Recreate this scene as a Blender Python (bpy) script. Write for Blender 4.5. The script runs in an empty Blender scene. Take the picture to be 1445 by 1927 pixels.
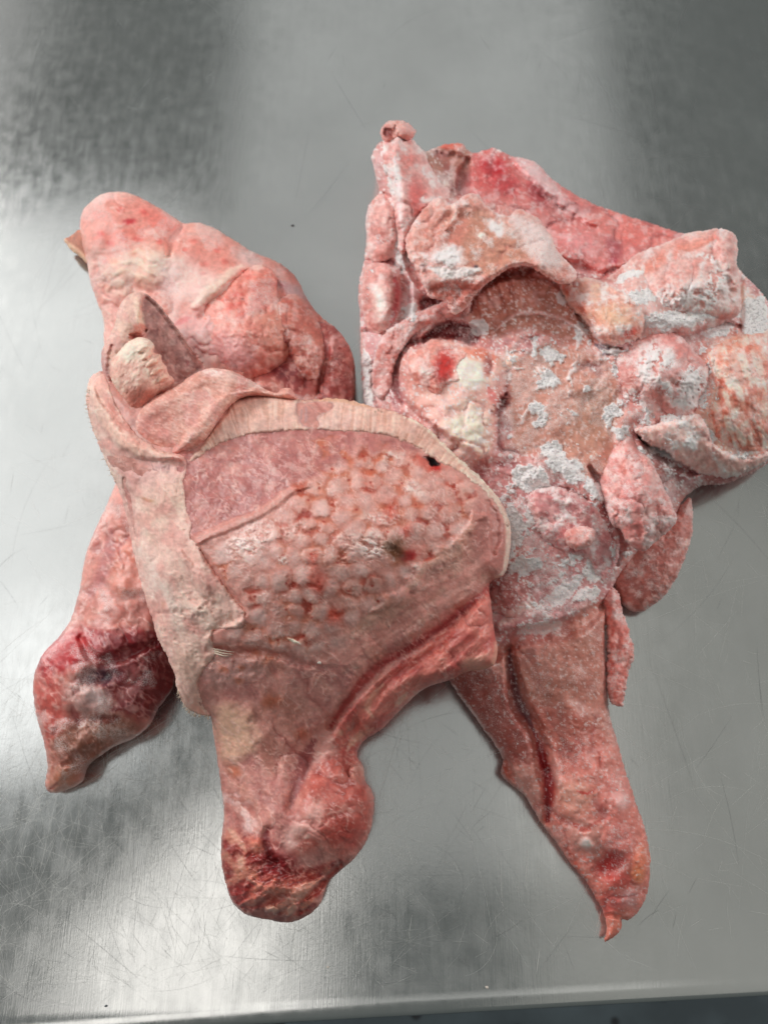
import bpy, math, random
import numpy as np
from math import radians, sin, cos, pi
from mathutils import Vector, Matrix

S = bpy.context.scene
COL = S.collection
PW, PH = 1445.0, 1927.0

# ---------------------------------------------------------------- camera
TILT = radians(20.0)
DIST = 0.52
CAM = np.array([0.0, -DIST * sin(TILT), DIST * cos(TILT)])
LENS, SENSOR = 26.0, 36.0
cd = bpy.data.cameras.new('camera')
cam = bpy.data.objects.new('camera', cd)
COL.objects.link(cam)
cam.location = CAM
cam.rotation_euler = (TILT, 0, 0)
cd.sensor_fit = 'VERTICAL'
cd.sensor_height = SENSOR
cd.lens = LENS
cd.clip_start = 0.01
cd.clip_end = 50
cd.dof.use_dof = True
cd.dof.focus_distance = 0.405
cd.dof.aperture_fstop = 8.0
S.camera = cam

# ---------------------------------------------------------------- world and lamps
w = bpy.data.worlds.new('World')
S.world = w
w.use_nodes = True
bg = w.node_tree.nodes['Background']
bg.inputs[0].default_value = (0.84, 1.0, 0.97, 1)
bg.inputs[1].default_value = 0.105
S.view_settings.view_transform = 'Standard'
S.view_settings.look = 'None'
S.view_settings.exposure = 0.0
S.view_settings.gamma = 1.0
S.cycles.use_denoising = True
S.cycles.max_bounces = 8
S.cycles.sample_clamp_indirect = 4.0


def rays(U, V):
    """unit-free world direction of the camera ray through photo pixel (U, V)"""
    x = (np.asarray(U, float) - PW / 2) / PH * SENSOR / LENS
    y = -(np.asarray(V, float) - PH / 2) / PH * SENSOR / LENS
    dy = y * cos(TILT) + sin(TILT)
    dz = y * sin(TILT) - cos(TILT)
    return x, dy, dz


def at(U, V, h=0.0):
    dx, dy, dz = rays(U, V)
    t = (np.asarray(h, float) - CAM[2]) / dz
    return np.stack([CAM[0] + dx * t, CAM[1] + dy * t, CAM[2] + dz * t], -1)


def bounce(u, v, H=2.2):
    """where the mirror image of the table point under (u, v) meets height H"""
    p = at(u, v, 0)
    dx, dy, dz = rays(u, v)
    t = H / -dz
    return Vector((p[0] + dx * t, p[1] + dy * t, H))


def lamp(name, loc, sx, sy, power, color, rz=0.0, tiltx=0.0, tilty=0.0):
    l = bpy.data.lights.new(name, 'AREA')
    l.shape = 'RECTANGLE'
    l.size, l.size_y = sx, sy
    l.energy = power
    l.color = color
    o = bpy.data.objects.new(name, l)
    COL.objects.link(o)
    o.location = loc
    o.rotation_euler = (tiltx, tilty, rz)
    return o


def rad(L, sx, sy):          # power that gives an area lamp the radiance L
    return L * sx * sy * pi


def reflection_panel(name, quad, L, color, H=2.2):
    """an added rectangular lamp, out of view overhead, whose mirror image covers the photo-pixel box quad (u0, v0, u1, v1), turned by rz"""
    u0, v0, u1, v1, rz = quad
    c_ = bounce((u0 + u1) / 2, (v0 + v1) / 2, H)
    sx = abs(bounce(u1, (v0 + v1) / 2, H).x - bounce(u0, (v0 + v1) / 2, H).x)
    sy = abs(bounce((u0 + u1) / 2, v0, H).y - bounce((u0 + u1) / 2, v1, H).y)
    return lamp(name, c_, sx, sy, rad(L, sx, sy), color, radians(rz))


# a bright skylight behind the glare at the left, strips shaped to leave a dark gap, added dim panels for the steel's reflection
reflection_panel('skylight', (-900, 350, 320, 1370, 0), 1.3, (0.98, 1.0, 1.0))
reflection_panel('skylight', (-700, 1370, 240, 1610, 45), 0.6, (0.98, 1.0, 1.0), 2.19)
reflection_panel('skylight', (-230, 1730, 650, 2060, 42), 1.7, (1.0, 0.97, 0.93), 2.21)
reflection_panel('reflection_panel', (440, -300, 1150, 760, 0), 0.44, (0.98, 1.0, 0.99), 2.25)
reflection_panel('reflection_panel', (440, 760, 1150, 1600, 0), 0.38, (1.0, 1.0, 0.97), 2.25)
reflection_panel('reflection_panel', (-500, -500, 60, 330, 0), 0.5, (1.0, 0.98, 0.97), 2.25)
reflection_panel('reflection_panel', (970, 760, 1900, 2300, 0), 0.28, (1.0, 0.98, 0.90), 2.27)
# daylight from the open side at the left
k = lamp('side_lamp', (-3.2, 2.1, 1.75), 2.2, 1.7, rad(9.5, 2.2, 1.7), (1.0, 0.985, 0.96))
k2 = lamp('side_lamp', (3.7, 1.7, 1.5), 2.2, 1.5, rad(7.5, 2.2, 1.5), (1.0, 0.99, 0.97))  # unseen fill lamp added at the right to brighten that side
k2.rotation_euler = (Vector(k2.location) - Vector((0.05, 0, 0.05))).to_track_quat('Z', 'Y').to_euler()
k.rotation_euler = (Vector(k.location) - Vector((0, 0, 0.05))).to_track_quat('Z', 'Y').to_euler()

# ---------------------------------------------------------------- numpy noise
def vnoise(x, y, seed):
    r = np.random.RandomState(seed).rand(128, 128)
    xi = np.floor(x).astype(int)
    yi = np.floor(y).astype(int)
    fx = x - xi
    fy = y - yi
    fx = fx * fx * fx * (fx * (fx * 6 - 15) + 10)
    fy = fy * fy * fy * (fy * (fy * 6 - 15) + 10)
    a = r[xi & 127, yi & 127]
    b = r[(xi + 1) & 127, yi & 127]
    c_ = r[xi & 127, (yi + 1) & 127]
    d = r[(xi + 1) & 127, (yi + 1) & 127]
    return (a * (1 - fx) + b * fx) * (1 - fy) + (c_ * (1 - fx) + d * fx) * fy


def fbm(x, y, sc, octv=4, seed=0, rot=0.0, st=1.0, gain=0.5):
    """0..1 noise, features about sc photo pixels; st stretches it along direction rot (degrees)"""
    a = radians(rot)
    xr = (x * cos(a) + y * sin(a)) / (sc * st)
    yr = (-x * sin(a) + y * cos(a)) / sc
    s = np.zeros_like(xr)
    amp, tot = 1.0, 0.0
    for k in range(octv):
        s += amp * vnoise(xr + 17.3 * k + 5, yr + 9.1 * k + 5, seed * 13 + k)
        tot += amp
        amp *= gain
        xr, yr = (xr * 0.8 - yr * 0.6) * 2.03 if st == 1 else xr * 2.03, (xr * 0.6 + yr * 0.8) * 2.03 if st == 1 else yr * 2.03
    return s / tot


def sst(a, b, x):
    t = np.clip((x - a) / (b - a), 0, 1)
    return t * t * (3 - 2 * t)


def smooth(pts, closed=True, n=5):
    P = np.asarray(pts, float)
    N = len(P)
    out = []
    for i in range(N if closed else N - 1):
        if closed:
            p0, p1, p2, p3 = P[i - 1], P[i], P[(i + 1) % N], P[(i + 2) % N]
        else:
            p0, p1, p2, p3 = P[max(i - 1, 0)], P[i], P[i + 1], P[min(i + 2, N - 1)]
        for k in range(n):
            t = k / n
            out.append(0.5 * ((2 * p1) + (-p0 + p2) * t + (2 * p0 - 5 * p1 + 4 * p2 - p3) * t * t + (-p0 + 3 * p1 - 3 * p2 + p3) * t ** 3))
    if not closed:
        out.append(P[-1])
    return np.array(out)


def linedist(U, V, P):
    """distance to an open polyline, arc length of the nearest point, side"""
    best = np.full(U.shape, 1e9)
    sarc = np.zeros(U.shape)
    side = np.zeros(U.shape)
    L = 0.0
    for i in range(len(P) - 1):
        a, b = P[i], P[i + 1]
        d = b - a
        l2 = d @ d
        if l2 < 1e-9:
            continue
        t = np.clip(((U - a[0]) * d[0] + (V - a[1]) * d[1]) / l2, 0, 1)
        ex = U - a[0] - t * d[0]
        ey = V - a[1] - t * d[1]
        q = ex * ex + ey * ey
        m = q < best
        best = np.where(m, q, best)
        ll = math.sqrt(l2)
        sarc = np.where(m, L + t * ll, sarc)
        side = np.where(m, np.sign(d[0] * ey - d[1] * ex), side)
        L += ll
    return np.sqrt(best), sarc, side, L


def polysd(U, V, P):
    """signed distance, positive inside"""
    inside = np.zeros(U.shape, bool)
    n = len(P)
    for i in range(n):
        x1, y1 = P[i]
        x2, y2 = P[(i + 1) % n]
        if y1 == y2:
            continue
        c_ = ((y1 > V) != (y2 > V)) & (U < (x2 - x1) * (V - y1) / (y2 - y1) + x1)
        inside ^= c_
    d = linedist(U, V, np.vstack([P, P[:1]]))[0]
    return np.where(inside, d, -d)


def tps(ctrl, U, V, reg=0.002):
    C = np.asarray(ctrl, float)
    x, y, z = C[:, 0] / 500, C[:, 1] / 500, C[:, 2]
    n = len(x)
    if n < 4:
        return np.full(U.shape, z.mean())

    def k(r2):
        return 0.5 * r2 * np.log(r2 + 1e-12)
    K = k((x[:, None] - x) ** 2 + (y[:, None] - y) ** 2) + reg * np.eye(n)
    Pm = np.stack([np.ones(n), x, y], 1)
    A = np.block([[K, Pm], [Pm.T, np.zeros((3, 3))]])
    s = np.linalg.solve(A, np.concatenate([z, np.zeros(3)]))
    u, v = U / 500, V / 500
    out = s[n] + s[n + 1] * u + s[n + 2] * v
    for i in range(n):
        out = out + s[i] * k((u - x[i]) ** 2 + (v - y[i]) ** 2)
    return out


def blur(a, r):
    """box blur, twice"""
    r = max(1, int(r))
    for _ in range(2):
        for ax in (0, 1):
            p = np.pad(a, [(r + 1, r) if k == ax else (0, 0) for k in (0, 1)], mode='edge')
            c_ = np.cumsum(p, ax)
            n_ = a.shape[ax]
            a = (np.take(c_, np.arange(2 * r + 1, 2 * r + 1 + n_), ax) - np.take(c_, np.arange(n_), ax)) / (2 * r + 1)
    return a


def lin(c_):
    c_ = np.clip(np.asarray(c_, float) / 255.0, 0, 1)
    return np.where(c_ <= 0.04045, c_ / 12.92, ((c_ + 0.055) / 1.055) ** 2.4)


# ---------------------------------------------------------------- sculpted pieces
GAIN = 1.08


class Sheet:
    """A solid sculpted over a traced outline. Heights in millimetres; every point stands on the camera
    ray of its photo pixel at its own real height, with an underside of its own."""

    def __init__(s, outline, T, E=None, B=None, R=90.0, thick=None, step=2.2, jag=1.2, jagsc=9, seed=1, raw=False):
        P = np.asarray(outline, float) if raw else smooth(outline, True, 4)
        lo, hi = P.min(0) - 6, P.max(0) + 6
        nu = int((hi[0] - lo[0]) / step) + 2
        nv = int((hi[1] - lo[1]) / step) + 2
        s.step = step
        s.seed = seed
        s.U, s.V = np.meshgrid(lo[0] + np.arange(nu) * step, lo[1] + np.arange(nv) * step, indexing='ij')
        U, V = s.U, s.V
        sd = polysd(U, V, P)
        sd = sd + jag * 2 * (fbm(U, V, jagsc, 3, seed + 90) - 0.5) + jag * 1.2 * (fbm(U, V, 3.2, 2, seed + 91) - 0.5)
        s.sd = sd
        s.d = np.maximum(sd, 0)
        s.wu = 2 * (fbm(U, V, 26, 3, seed + 50) - 0.5)
        s.wv = 2 * (fbm(U, V, 26, 3, seed + 51) - 0.5)
        s.fu = 2 * (fbm(U, V, 7, 2, seed + 52) - 0.5)
        s.fv = 2 * (fbm(U, V, 7, 2, seed + 53) - 0.5)
        top = tps(T, U, V)
        Rr = R if np.isscalar(R) else tps(R, U, V)
        if thick is not None:
            pr = s.prof(s.d / Rr)
            s.H = top - thick / 2 * (1 - pr)
            s.Ed = top - thick / 2
            s.Bt = top - thick / 2 - thick / 2 * pr
            s.thick = thick
        else:
            e = tps(E, U, V) if not np.isscalar(E) else np.full(U.shape, float(E))
            b = tps(B, U, V) if not np.isscalar(B) else np.full(U.shape, float(B))
            pr = s.prof(s.d / Rr)
            s.H = e + (top - e) * pr
            s.Ed = e
            s.Bt = np.maximum(e - (e - b) * s.prof(s.d / (Rr * 0.7)), np.minimum(b, e))
            s.thick = None
        s.C = np.zeros(U.shape + (3,))
        s.F = np.zeros(U.shape)
        s.W = np.full(U.shape, 0.5)

    @staticmethod
    def prof(x):
        x = np.clip(x, 0, 1)
        return (1 - (1 - x) ** 2) ** 0.62

    # --- masks
    def poly(s, pts, feather=4.0, warp=4.0, fine=1.5, sm=True):
        P = smooth(pts, True, 4) if sm else np.asarray(pts, float)
        m = 3 * feather + warp * 1.5 + 12
        sd = np.full(s.U.shape, -1e3)
        a = (s.U > P[:, 0].min() - m) & (s.U < P[:, 0].max() + m) & (s.V > P[:, 1].min() - m) & (s.V < P[:, 1].max() + m)
        if a.any():
            sd[a] = polysd(s.U[a] + warp * s.wu[a] + fine * s.fu[a], s.V[a] + warp * s.wv[a] + fine * s.fv[a], P)
        s.last = sd
        return sst(-feather, feather, sd)

    def line(s, pts, width, soft=None, warp=3.0, fine=1.0, taper=True, sm=True):
        P = smooth(pts, False, 5) if sm else np.asarray(pts, float)
        soft = width if soft is None else soft
        m = width + soft + warp + 10
        out = np.zeros(s.U.shape)
        a = (s.U > P[:, 0].min() - m) & (s.U < P[:, 0].max() + m) & (s.V > P[:, 1].min() - m) & (s.V < P[:, 1].max() + m)
        if not a.any():
            return out
        d, sa, side, L = linedist(s.U[a] + warp * s.wu[a] + fine * s.fu[a], s.V[a] + warp * s.wv[a] + fine * s.fv[a], P)
        t = sa / max(L, 1e-6)
        wd = (width * np.clip(4 * t, 0.25, 1) * np.clip(4 * (1 - t), 0.25, 1)) if taper else width
        out[a] = 1 - sst(0, 1, np.clip((d - wd * 0.4) / (wd * 0.6 + soft * 0.6 + 1e-6), 0, 1))
        return out

    def spot(s, u, v, ru, rv=None, ang=0, soft=0.6, warp=3.0, fine=1.5):
        rv = ru if rv is None else rv
        m = max(ru, rv) * 2.2 + warp + 4
        out = np.zeros(s.U.shape)
        a = (abs(s.U - u) < m) & (abs(s.V - v) < m)
        if not a.any():
            return out
        x = s.U[a] + warp * s.wu[a] + fine * s.fu[a] - u
        y = s.V[a] + warp * s.wv[a] + fine * s.fv[a] - v
        r_ = radians(ang)
        q = np.sqrt(((x * cos(r_) + y * sin(r_)) / ru) ** 2 + ((-x * sin(r_) + y * cos(r_)) / rv) ** 2)
        out[a] = 1 - sst(1 - soft, 1 + soft, q)
        return out

    def n(s, sc, octv=4, k=0, rot=0, st=1.0, gain=0.5):
        return fbm(s.U, s.V, sc, octv, s.seed * 7 + k + 200, rot, st, gain)

    # --- operations
    def base(s, cols, sc=40, k=0, rot=0, st=1.0):
        """mottled ground colour from a list of colours"""
        f = s.n(sc, 5, k, rot, st)
        f = np.clip((f - 0.28) / 0.44, 0, 0.999) * (len(cols) - 1)
        i = np.floor(f).astype(int)
        t = (f - i)[..., None]
        A = np.asarray(cols, float)
        return A[i] * (1 - t) + A[np.minimum(i + 1, len(cols) - 1)] * t

    def paint(s, m, col, a=1.0):
        m = np.clip(m * a, 0, 1)[..., None]
        s.C = s.C * (1 - m) + np.asarray(col, float) * m

    def lift(s, m, mm):
        s.H = s.H + m * mm * sst(0, 8, s.d)

    def frost(s, m, a=1.0):
        s.F = np.maximum(s.F, np.clip(m * a, 0, 1))

    def wet(s, m, v):
        m = np.clip(m, 0, 1)
        s.W = s.W * (1 - m) + v * m

    def crease(s, m, sc, mm, k=0, col=(150, 78, 76), a=0.5, rot=0, st=1.0, wid=0.22):
        """rumpled flesh: rounded swellings that meet in sharp creases, the creases bloodier"""
        x = abs(2 * fbm(s.U + 8 * s.wu, s.V + 8 * s.wv, sc, 3, s.seed * 3 + 600 + k, rot, st, 0.42) - 1)
        t = np.clip(x / 0.45, 0, 1)
        m = m * sst(0.38, 0.62, fbm(s.U, s.V, sc * 1.7, 3, s.seed * 3 + 650 + k))
        s.lift((np.sqrt(t) - 0.6) * m, mm)
        s.paint((1 - sst(0, wid, t)) * m, col, a)

    def tissue(s, m, col, sc=18, thr=0.06, a=0.6, rot=0, st=1.0, mm=0.4, k=0):
        """thin wandering threads of connective tissue, from the ridges of a noise"""
        x = fbm(s.U + 6 * s.wu, s.V + 6 * s.wv, sc, 3, s.seed * 5 + 400 + k, rot, st, 0.55)
        gate = sst(0.42, 0.6, fbm(s.U, s.V, sc * 2.5, 3, s.seed * 5 + 430 + k))
        l = (1 - sst(0, thr, abs(x - 0.5))) * gate * m
        s.paint(l, col, a)
        if mm:
            s.lift(l, mm)

    def grain(s, amp=7, sc=5, k=31, mm=0.0, rot=0, st=1.0):
        f = s.n(sc, 3, k, rot, st, 0.65) - 0.5
        s.C = s.C * (1 + (amp / 100.0) * 2 * f[..., None])
        if mm:
            s.lift(2 * f, mm)

    def build(s, name, mat, parent=None, base=(0, 0, 0)):
        st = s.step
        ok = s.sd > 0
        q = ok[:-1, :-1] & ok[1:, :-1] & ok[1:, 1:] & ok[:-1, 1:]
        # keep only solidly joined quads
        used = np.zeros(ok.shape, int)
        for dx in (0, 1):
            for dy in (0, 1):
                used[dx:used.shape[0] - 1 + dx, dy:used.shape[1] - 1 + dy] += q
        vert = used > 0
        bnd = vert & (used < 4)
        gu, gv = np.gradient(s.sd, st)
        g = np.sqrt(gu ** 2 + gv ** 2) + 1e-6
        mv = np.where(bnd, np.clip(s.sd / g, 0, 1.6 * st), 0)
        U = s.U - mv * gu / g
        V = s.V - mv * gv / g
        # a light smoothing of the heights keeps the relief crisp but free of steps
        H = np.where(bnd, s.Ed, s.H)
        Bt = np.minimum(s.Bt, H - 0.4)
        Bt = np.maximum(Bt, 0.3)
        H = np.maximum(H, 0.8)
        idx = -np.ones(ok.shape, int)
        idx[vert] = np.arange(vert.sum())
        inner = vert & ~bnd
        idb = idx.copy()
        idb[inner] = vert.sum() + np.arange(inner.sum())
        pt = at(U[vert], V[vert], H[vert] / 1000.0)
        pb = at(U[inner], V[inner], Bt[inner] / 1000.0)
        co = np.vstack([pt, pb]) - np.asarray(base)
        i, j = np.nonzero(q)
        ft = np.stack([idx[i, j], idx[i, j + 1], idx[i + 1, j + 1], idx[i + 1, j]], 1)
        fb = np.stack([idb[i, j], idb[i + 1, j], idb[i + 1, j + 1], idb[i, j + 1]], 1)
        # the underside drops quads that would coincide with the top (all corners on the rim)
        fb = fb[(fb >= vert.sum()).any(1)] if len(fb) else fb
        faces = np.vstack([ft, fb]).astype(np.int32)
        me = bpy.data.meshes.new(name)
        me.vertices.add(len(co))
        me.vertices.foreach_set('co', co.astype(np.float32).ravel())
        me.loops.add(faces.size)
        me.loops.foreach_set('vertex_index', faces.ravel())
        me.polygons.add(len(faces))
        me.polygons.foreach_set('loop_start', np.arange(0, faces.size, 4, dtype=np.int32))
        me.polygons.foreach_set('use_smooth', np.ones(len(faces), bool))
        me.update(calc_edges=True)
        me.validate()
        lum = s.C.mean(-1, keepdims=True)
        lum2 = 158 + (lum - 158) * 1.16      # contrast stretch on all painted colour: darks darker, pales paler
        C = lin((lum2 + (s.C - lum) * 1.05) * GAIN)
        def put(nm, A4):
            at_ = me.color_attributes.new(nm, 'FLOAT_COLOR', 'POINT')
            at_.data.foreach_set('color', A4.astype(np.float32).ravel())
        ca = np.ones((len(co), 4))
        ca[:, :3] = np.vstack([C[vert], C[inner]])
        put('tint', ca)
        cb = np.ones((len(co), 4))
        cb[:, 0] = np.concatenate([s.F[vert], s.F[inner]])
        cb[:, 1] = np.concatenate([s.W[vert], s.W[inner]])
        put('surface', cb)
        me.materials.append(mat)
        o = bpy.data.objects.new(name, me)
        COL.objects.link(o)
        if parent:
            o.parent = parent
        return o

    def sample(s, n, m, rng):
        """n random points (u, v, H) where mask m is high"""
        p = (m * (s.sd > 5)).ravel()
        if p.sum() <= 0:
            return np.zeros((0, 3))
        i = rng.choice(p.size, n, p=p / p.sum())
        return np.stack([s.U.ravel()[i] + rng.uniform(-1, 1, n), s.V.ravel()[i] + rng.uniform(-1, 1, n), s.H.ravel()[i]], 1)


# ---------------------------------------------------------------- materials
def nodes(name):
    m = bpy.data.materials.new(name)
    m.use_nodes = True
    nt = m.node_tree
    return m, nt, nt.nodes['Principled BSDF'], lambda t: nt.nodes.new(t), nt.links.new


def meat_material(name, sss=0.25, rough=0.46, spec=0.5, bump=0.35, scale=1.0):
    m, nt, b, N, L = nodes(name)
    tc = N('ShaderNodeTexCoord')
    a = N('ShaderNodeVertexColor'); a.layer_name = 'tint'
    f = N('ShaderNodeVertexColor'); f.layer_name = 'surface'
    sep = N('ShaderNodeSeparateColor'); L(f.outputs[0], sep.inputs[0])
    # fine colour grain
    n1 = N('ShaderNodeTexNoise'); n1.inputs['Scale'].default_value = 900 * scale; n1.inputs['Detail'].default_value = 3
    n2 = N('ShaderNodeTexNoise'); n2.inputs['Scale'].default_value = 230 * scale; n2.inputs['Detail'].default_value = 4
    for n_ in (n1, n2):
        L(tc.outputs['Object'], n_.inputs['Vector'])
    r1 = N('ShaderNodeMapRange'); r1.inputs[1].default_value = 0.3; r1.inputs[2].default_value = 0.7
    r1.inputs[3].default_value = 0.88; r1.inputs[4].default_value = 1.12
    L(n2.outputs[0], r1.inputs[0])
    mul = N('ShaderNodeVectorMath'); mul.operation = 'SCALE'
    L(a.outputs[0], mul.inputs[0]); L(r1.outputs[0], mul.inputs['Scale'])
    # frost speckle: white crystals gathered where the frost mask is high
    n3 = N('ShaderNodeTexNoise'); n3.inputs['Scale'].default_value = 1500 * scale; n3.inputs['Detail'].default_value = 2
    L(tc.outputs['Object'], n3.inputs['Vector'])
    sub = N('ShaderNodeMath'); sub.operation = 'MULTIPLY_ADD'
    L(sep.outputs[0], sub.inputs[0]); sub.inputs[1].default_value = 0.55; sub.inputs[2].default_value = -0.52
    add = N('ShaderNodeMath'); add.operation = 'ADD'
    L(n3.outputs[0], add.inputs[0]); L(sub.outputs[0], add.inputs[1])
    r3 = N('ShaderNodeMapRange'); r3.inputs[1].default_value = 0.02; r3.inputs[2].default_value = 0.55; r3.inputs[4].default_value = 0.85
    L(add.outputs[0], r3.inputs[0])
    r3b = N('ShaderNodeMath'); r3b.operation = 'MULTIPLY'; L(r3.outputs[0], r3b.inputs[0])
    cl = N('ShaderNodeMapRange'); cl.inputs[1].default_value = 0.0; cl.inputs[2].default_value = 0.25
    L(sep.outputs[0], cl.inputs[0]); L(cl.outputs[0], r3b.inputs[1])
    mx = N('ShaderNodeMix'); mx.data_type = 'RGBA'
    L(r3b.outputs[0], mx.inputs[0]); L(mul.outputs[0], mx.inputs[6]); mx.inputs[7].default_value = (0.95, 0.87, 0.85, 1)
    L(mx.outputs[2], b.inputs['Base Color'])
    # roughness: wet = glossy, frost = matt
    rr = N('ShaderNodeMapRange'); rr.inputs[3].default_value = rough + 0.22; rr.inputs[4].default_value = rough - 0.2
    L(sep.outputs[1], rr.inputs[0])
    ra = N('ShaderNodeMath'); ra.operation = 'MULTIPLY_ADD'; ra.inputs[1].default_value = 0.3
    L(r3b.outputs[0], ra.inputs[0]); L(rr.outputs[0], ra.inputs[2]); ra.use_clamp = True
    rn = N('ShaderNodeMath'); rn.operation = 'MULTIPLY_ADD'; rn.inputs[1].default_value = 0.25
    L(n2.outputs[0], rn.inputs[0]); L(ra.outputs[0], rn.inputs[2]); rn.use_clamp = True
    L(rn.outputs[0], b.inputs['Roughness'])
    b.inputs['Specular IOR Level'].default_value = spec
    cw = N('ShaderNodeMath'); cw.operation = 'MULTIPLY'; cw.inputs[1].default_value = 0.09
    L(sep.outputs[1], cw.inputs[0]); L(cw.outputs[0], b.inputs['Coat Weight'])
    b.inputs['Coat Roughness'].default_value = 0.22
    sw = N('ShaderNodeMath'); sw.operation = 'MULTIPLY_ADD'; sw.inputs[1].default_value = -sss; sw.inputs[2].default_value = sss
    L(r3b.outputs[0], sw.inputs[0]); L(sw.outputs[0], b.inputs['Subsurface Weight'])
    b.inputs['Subsurface Radius'].default_value = (1.0, 0.35, 0.25)
    b.inputs['Subsurface Scale'].default_value = 0.0026
    # relief
    h = N('ShaderNodeMath'); h.operation = 'MULTIPLY_ADD'; h.inputs[1].default_value = 0.5
    L(n1.outputs[0], h.inputs[0]); L(n2.outputs[0], h.inputs[2])
    h2 = N('ShaderNodeMath'); h2.operation = 'MULTIPLY_ADD'; h2.inputs[1].default_value = 0.22
    L(r3b.outputs[0], h2.inputs[0]); L(h.outputs[0], h2.inputs[2])
    bp = N('ShaderNodeBump'); bp.inputs['Strength'].default_value = bump; bp.inputs['Distance'].default_value = 0.0006
    L(h2.outputs[0], bp.inputs['Height']); L(bp.outputs[0], b.inputs['Normal'])
    return m


def steel_material():
    m, nt, b, N, L = nodes('scratched_steel')
    tc = N('ShaderNodeTexCoord')
    def noise(scale, sx=1, sy=1, rz=0, det=4):
        mp = N('ShaderNodeMapping'); mp.inputs['Scale'].default_value = (sx, sy, 1); mp.inputs['Rotation'].default_value = (0, 0, rz)
        L(tc.outputs['Object'], mp.inputs['Vector'])
        n_ = N('ShaderNodeTexNoise'); n_.inputs['Scale'].default_value = scale; n_.inputs['Detail'].default_value = det
        L(mp.outputs[0], n_.inputs['Vector'])
        return n_
    gr = noise(60, 22, 0.8, radians(3))
    gr2 = noise(60, 0.9, 16, radians(-12))
    cloud = noise(11, det=6)
    fine = noise(420, det=3)
    b.inputs['Metallic'].default_value = 0.86
    cr = N('ShaderNodeMapRange'); cr.inputs[1].default_value = 0.3; cr.inputs[2].default_value = 0.7
    cr.inputs[3].default_value = 0.53; cr.inputs[4].default_value = 0.60
    L(cloud.outputs[0], cr.inputs[0])
    cc = N('ShaderNodeCombineColor')
    for k, t_ in enumerate((1.0, 0.995, 0.975)):
        mm = N('ShaderNodeMath'); mm.operation = 'MULTIPLY'; mm.inputs[1].default_value = t_
        L(cr.outputs[0], mm.inputs[0]); L(mm.outputs[0], cc.inputs[k])
    L(cc.outputs[0], b.inputs['Base Color'])
    mot = noise(75, 1, 1, 0.5, 8)
    mot2 = noise(30, 5, 1, radians(-35), 6)
    mr = N('ShaderNodeMapRange'); mr.inputs[1].default_value = 0.35; mr.inputs[2].default_value = 0.65
    mr.inputs[3].default_value = -0.025; mr.inputs[4].default_value = 0.03
    L(mot.outputs[0], mr.inputs[0])
    mr2 = N('ShaderNodeMapRange'); mr2.inputs[1].default_value = 0.35; mr2.inputs[2].default_value = 0.65
    mr2.inputs[3].default_value = -0.02; mr2.inputs[4].default_value = 0.025
    L(mot2.outputs[0], mr2.inputs[0])
    ms_ = N('ShaderNodeMath'); ms_.operation = 'ADD'; L(mr.outputs[0], ms_.inputs[0]); L(mr2.outputs[0], ms_.inputs[1])
    s1 = N('ShaderNodeMath'); s1.operation = 'MULTIPLY_ADD'; s1.inputs[1].default_value = 0.03; s1.inputs[2].default_value = 0.105
    L(cloud.outputs[0], s1.inputs[0])
    s2 = N('ShaderNodeMath'); s2.operation = 'MULTIPLY_ADD'; s2.inputs[1].default_value = 0.10
    L(gr.outputs[0], s2.inputs[0]); L(s1.outputs[0], s2.inputs[2])
    s3 = N('ShaderNodeMath'); s3.operation = 'ADD'; L(s2.outputs[0], s3.inputs[0]); L(ms_.outputs[0], s3.inputs[1])
    L(s3.outputs[0], b.inputs['Roughness'])
    a1 = N('ShaderNodeMath'); a1.operation = 'ADD'; L(gr.outputs[0], a1.inputs[0]); a1.inputs[1].default_value = 0.0
    a2 = N('ShaderNodeMath'); a2.operation = 'MULTIPLY_ADD'; a2.inputs[1].default_value = 0.7
    L(fine.outputs[0], a2.inputs[0]); L(a1.outputs[0], a2.inputs[2])
    bp = N('ShaderNodeBump'); bp.inputs['Strength'].default_value = 0.09; bp.inputs['Distance'].default_value = 0.0003
    L(a2.outputs[0], bp.inputs['Height']); L(bp.outputs[0], b.inputs['Normal'])
    return m


def plain(name, col, rough=0.5, metal=0.0, noise=0.0, scale=50, spot=None):
    m, nt, b, N, L = nodes(name)
    b.inputs['Roughness'].default_value = rough
    b.inputs['Metallic'].default_value = metal
    tc = N('ShaderNodeTexCoord')
    n_ = N('ShaderNodeTexNoise'); n_.inputs['Scale'].default_value = scale; n_.inputs['Detail'].default_value = 5
    L(tc.outputs['Object'], n_.inputs['Vector'])
    cr = N('ShaderNodeValToRGB')
    cr.color_ramp.elements[0].position = 0.35; cr.color_ramp.elements[1].position = 0.65
    cr.color_ramp.elements[0].color = tuple(x * (1 - noise) for x in col) + (1,)
    cr.color_ramp.elements[1].color = tuple(min(1, x * (1 + noise)) for x in col) + (1,)
    L(n_.outputs[0], cr.inputs[0])
    out = cr.outputs[0]
    if spot:
        v = N('ShaderNodeTexVoronoi'); v.inputs['Scale'].default_value = spot[0]
        L(tc.outputs['Object'], v.inputs['Vector'])
        r = N('ShaderNodeMapRange'); r.inputs[1].default_value = spot[1]; r.inputs[2].default_value = spot[1] + 0.08
        L(v.outputs['Distance'], r.inputs[0])
        mx = N('ShaderNodeMix'); mx.data_type = 'RGBA'
        L(r.outputs[0], mx.inputs[0]); mx.inputs[6].default_value = spot[2] + (1,); L(out, mx.inputs[7])
        out = mx.outputs[2]
    L(out, b.inputs['Base Color'])
    return m


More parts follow.
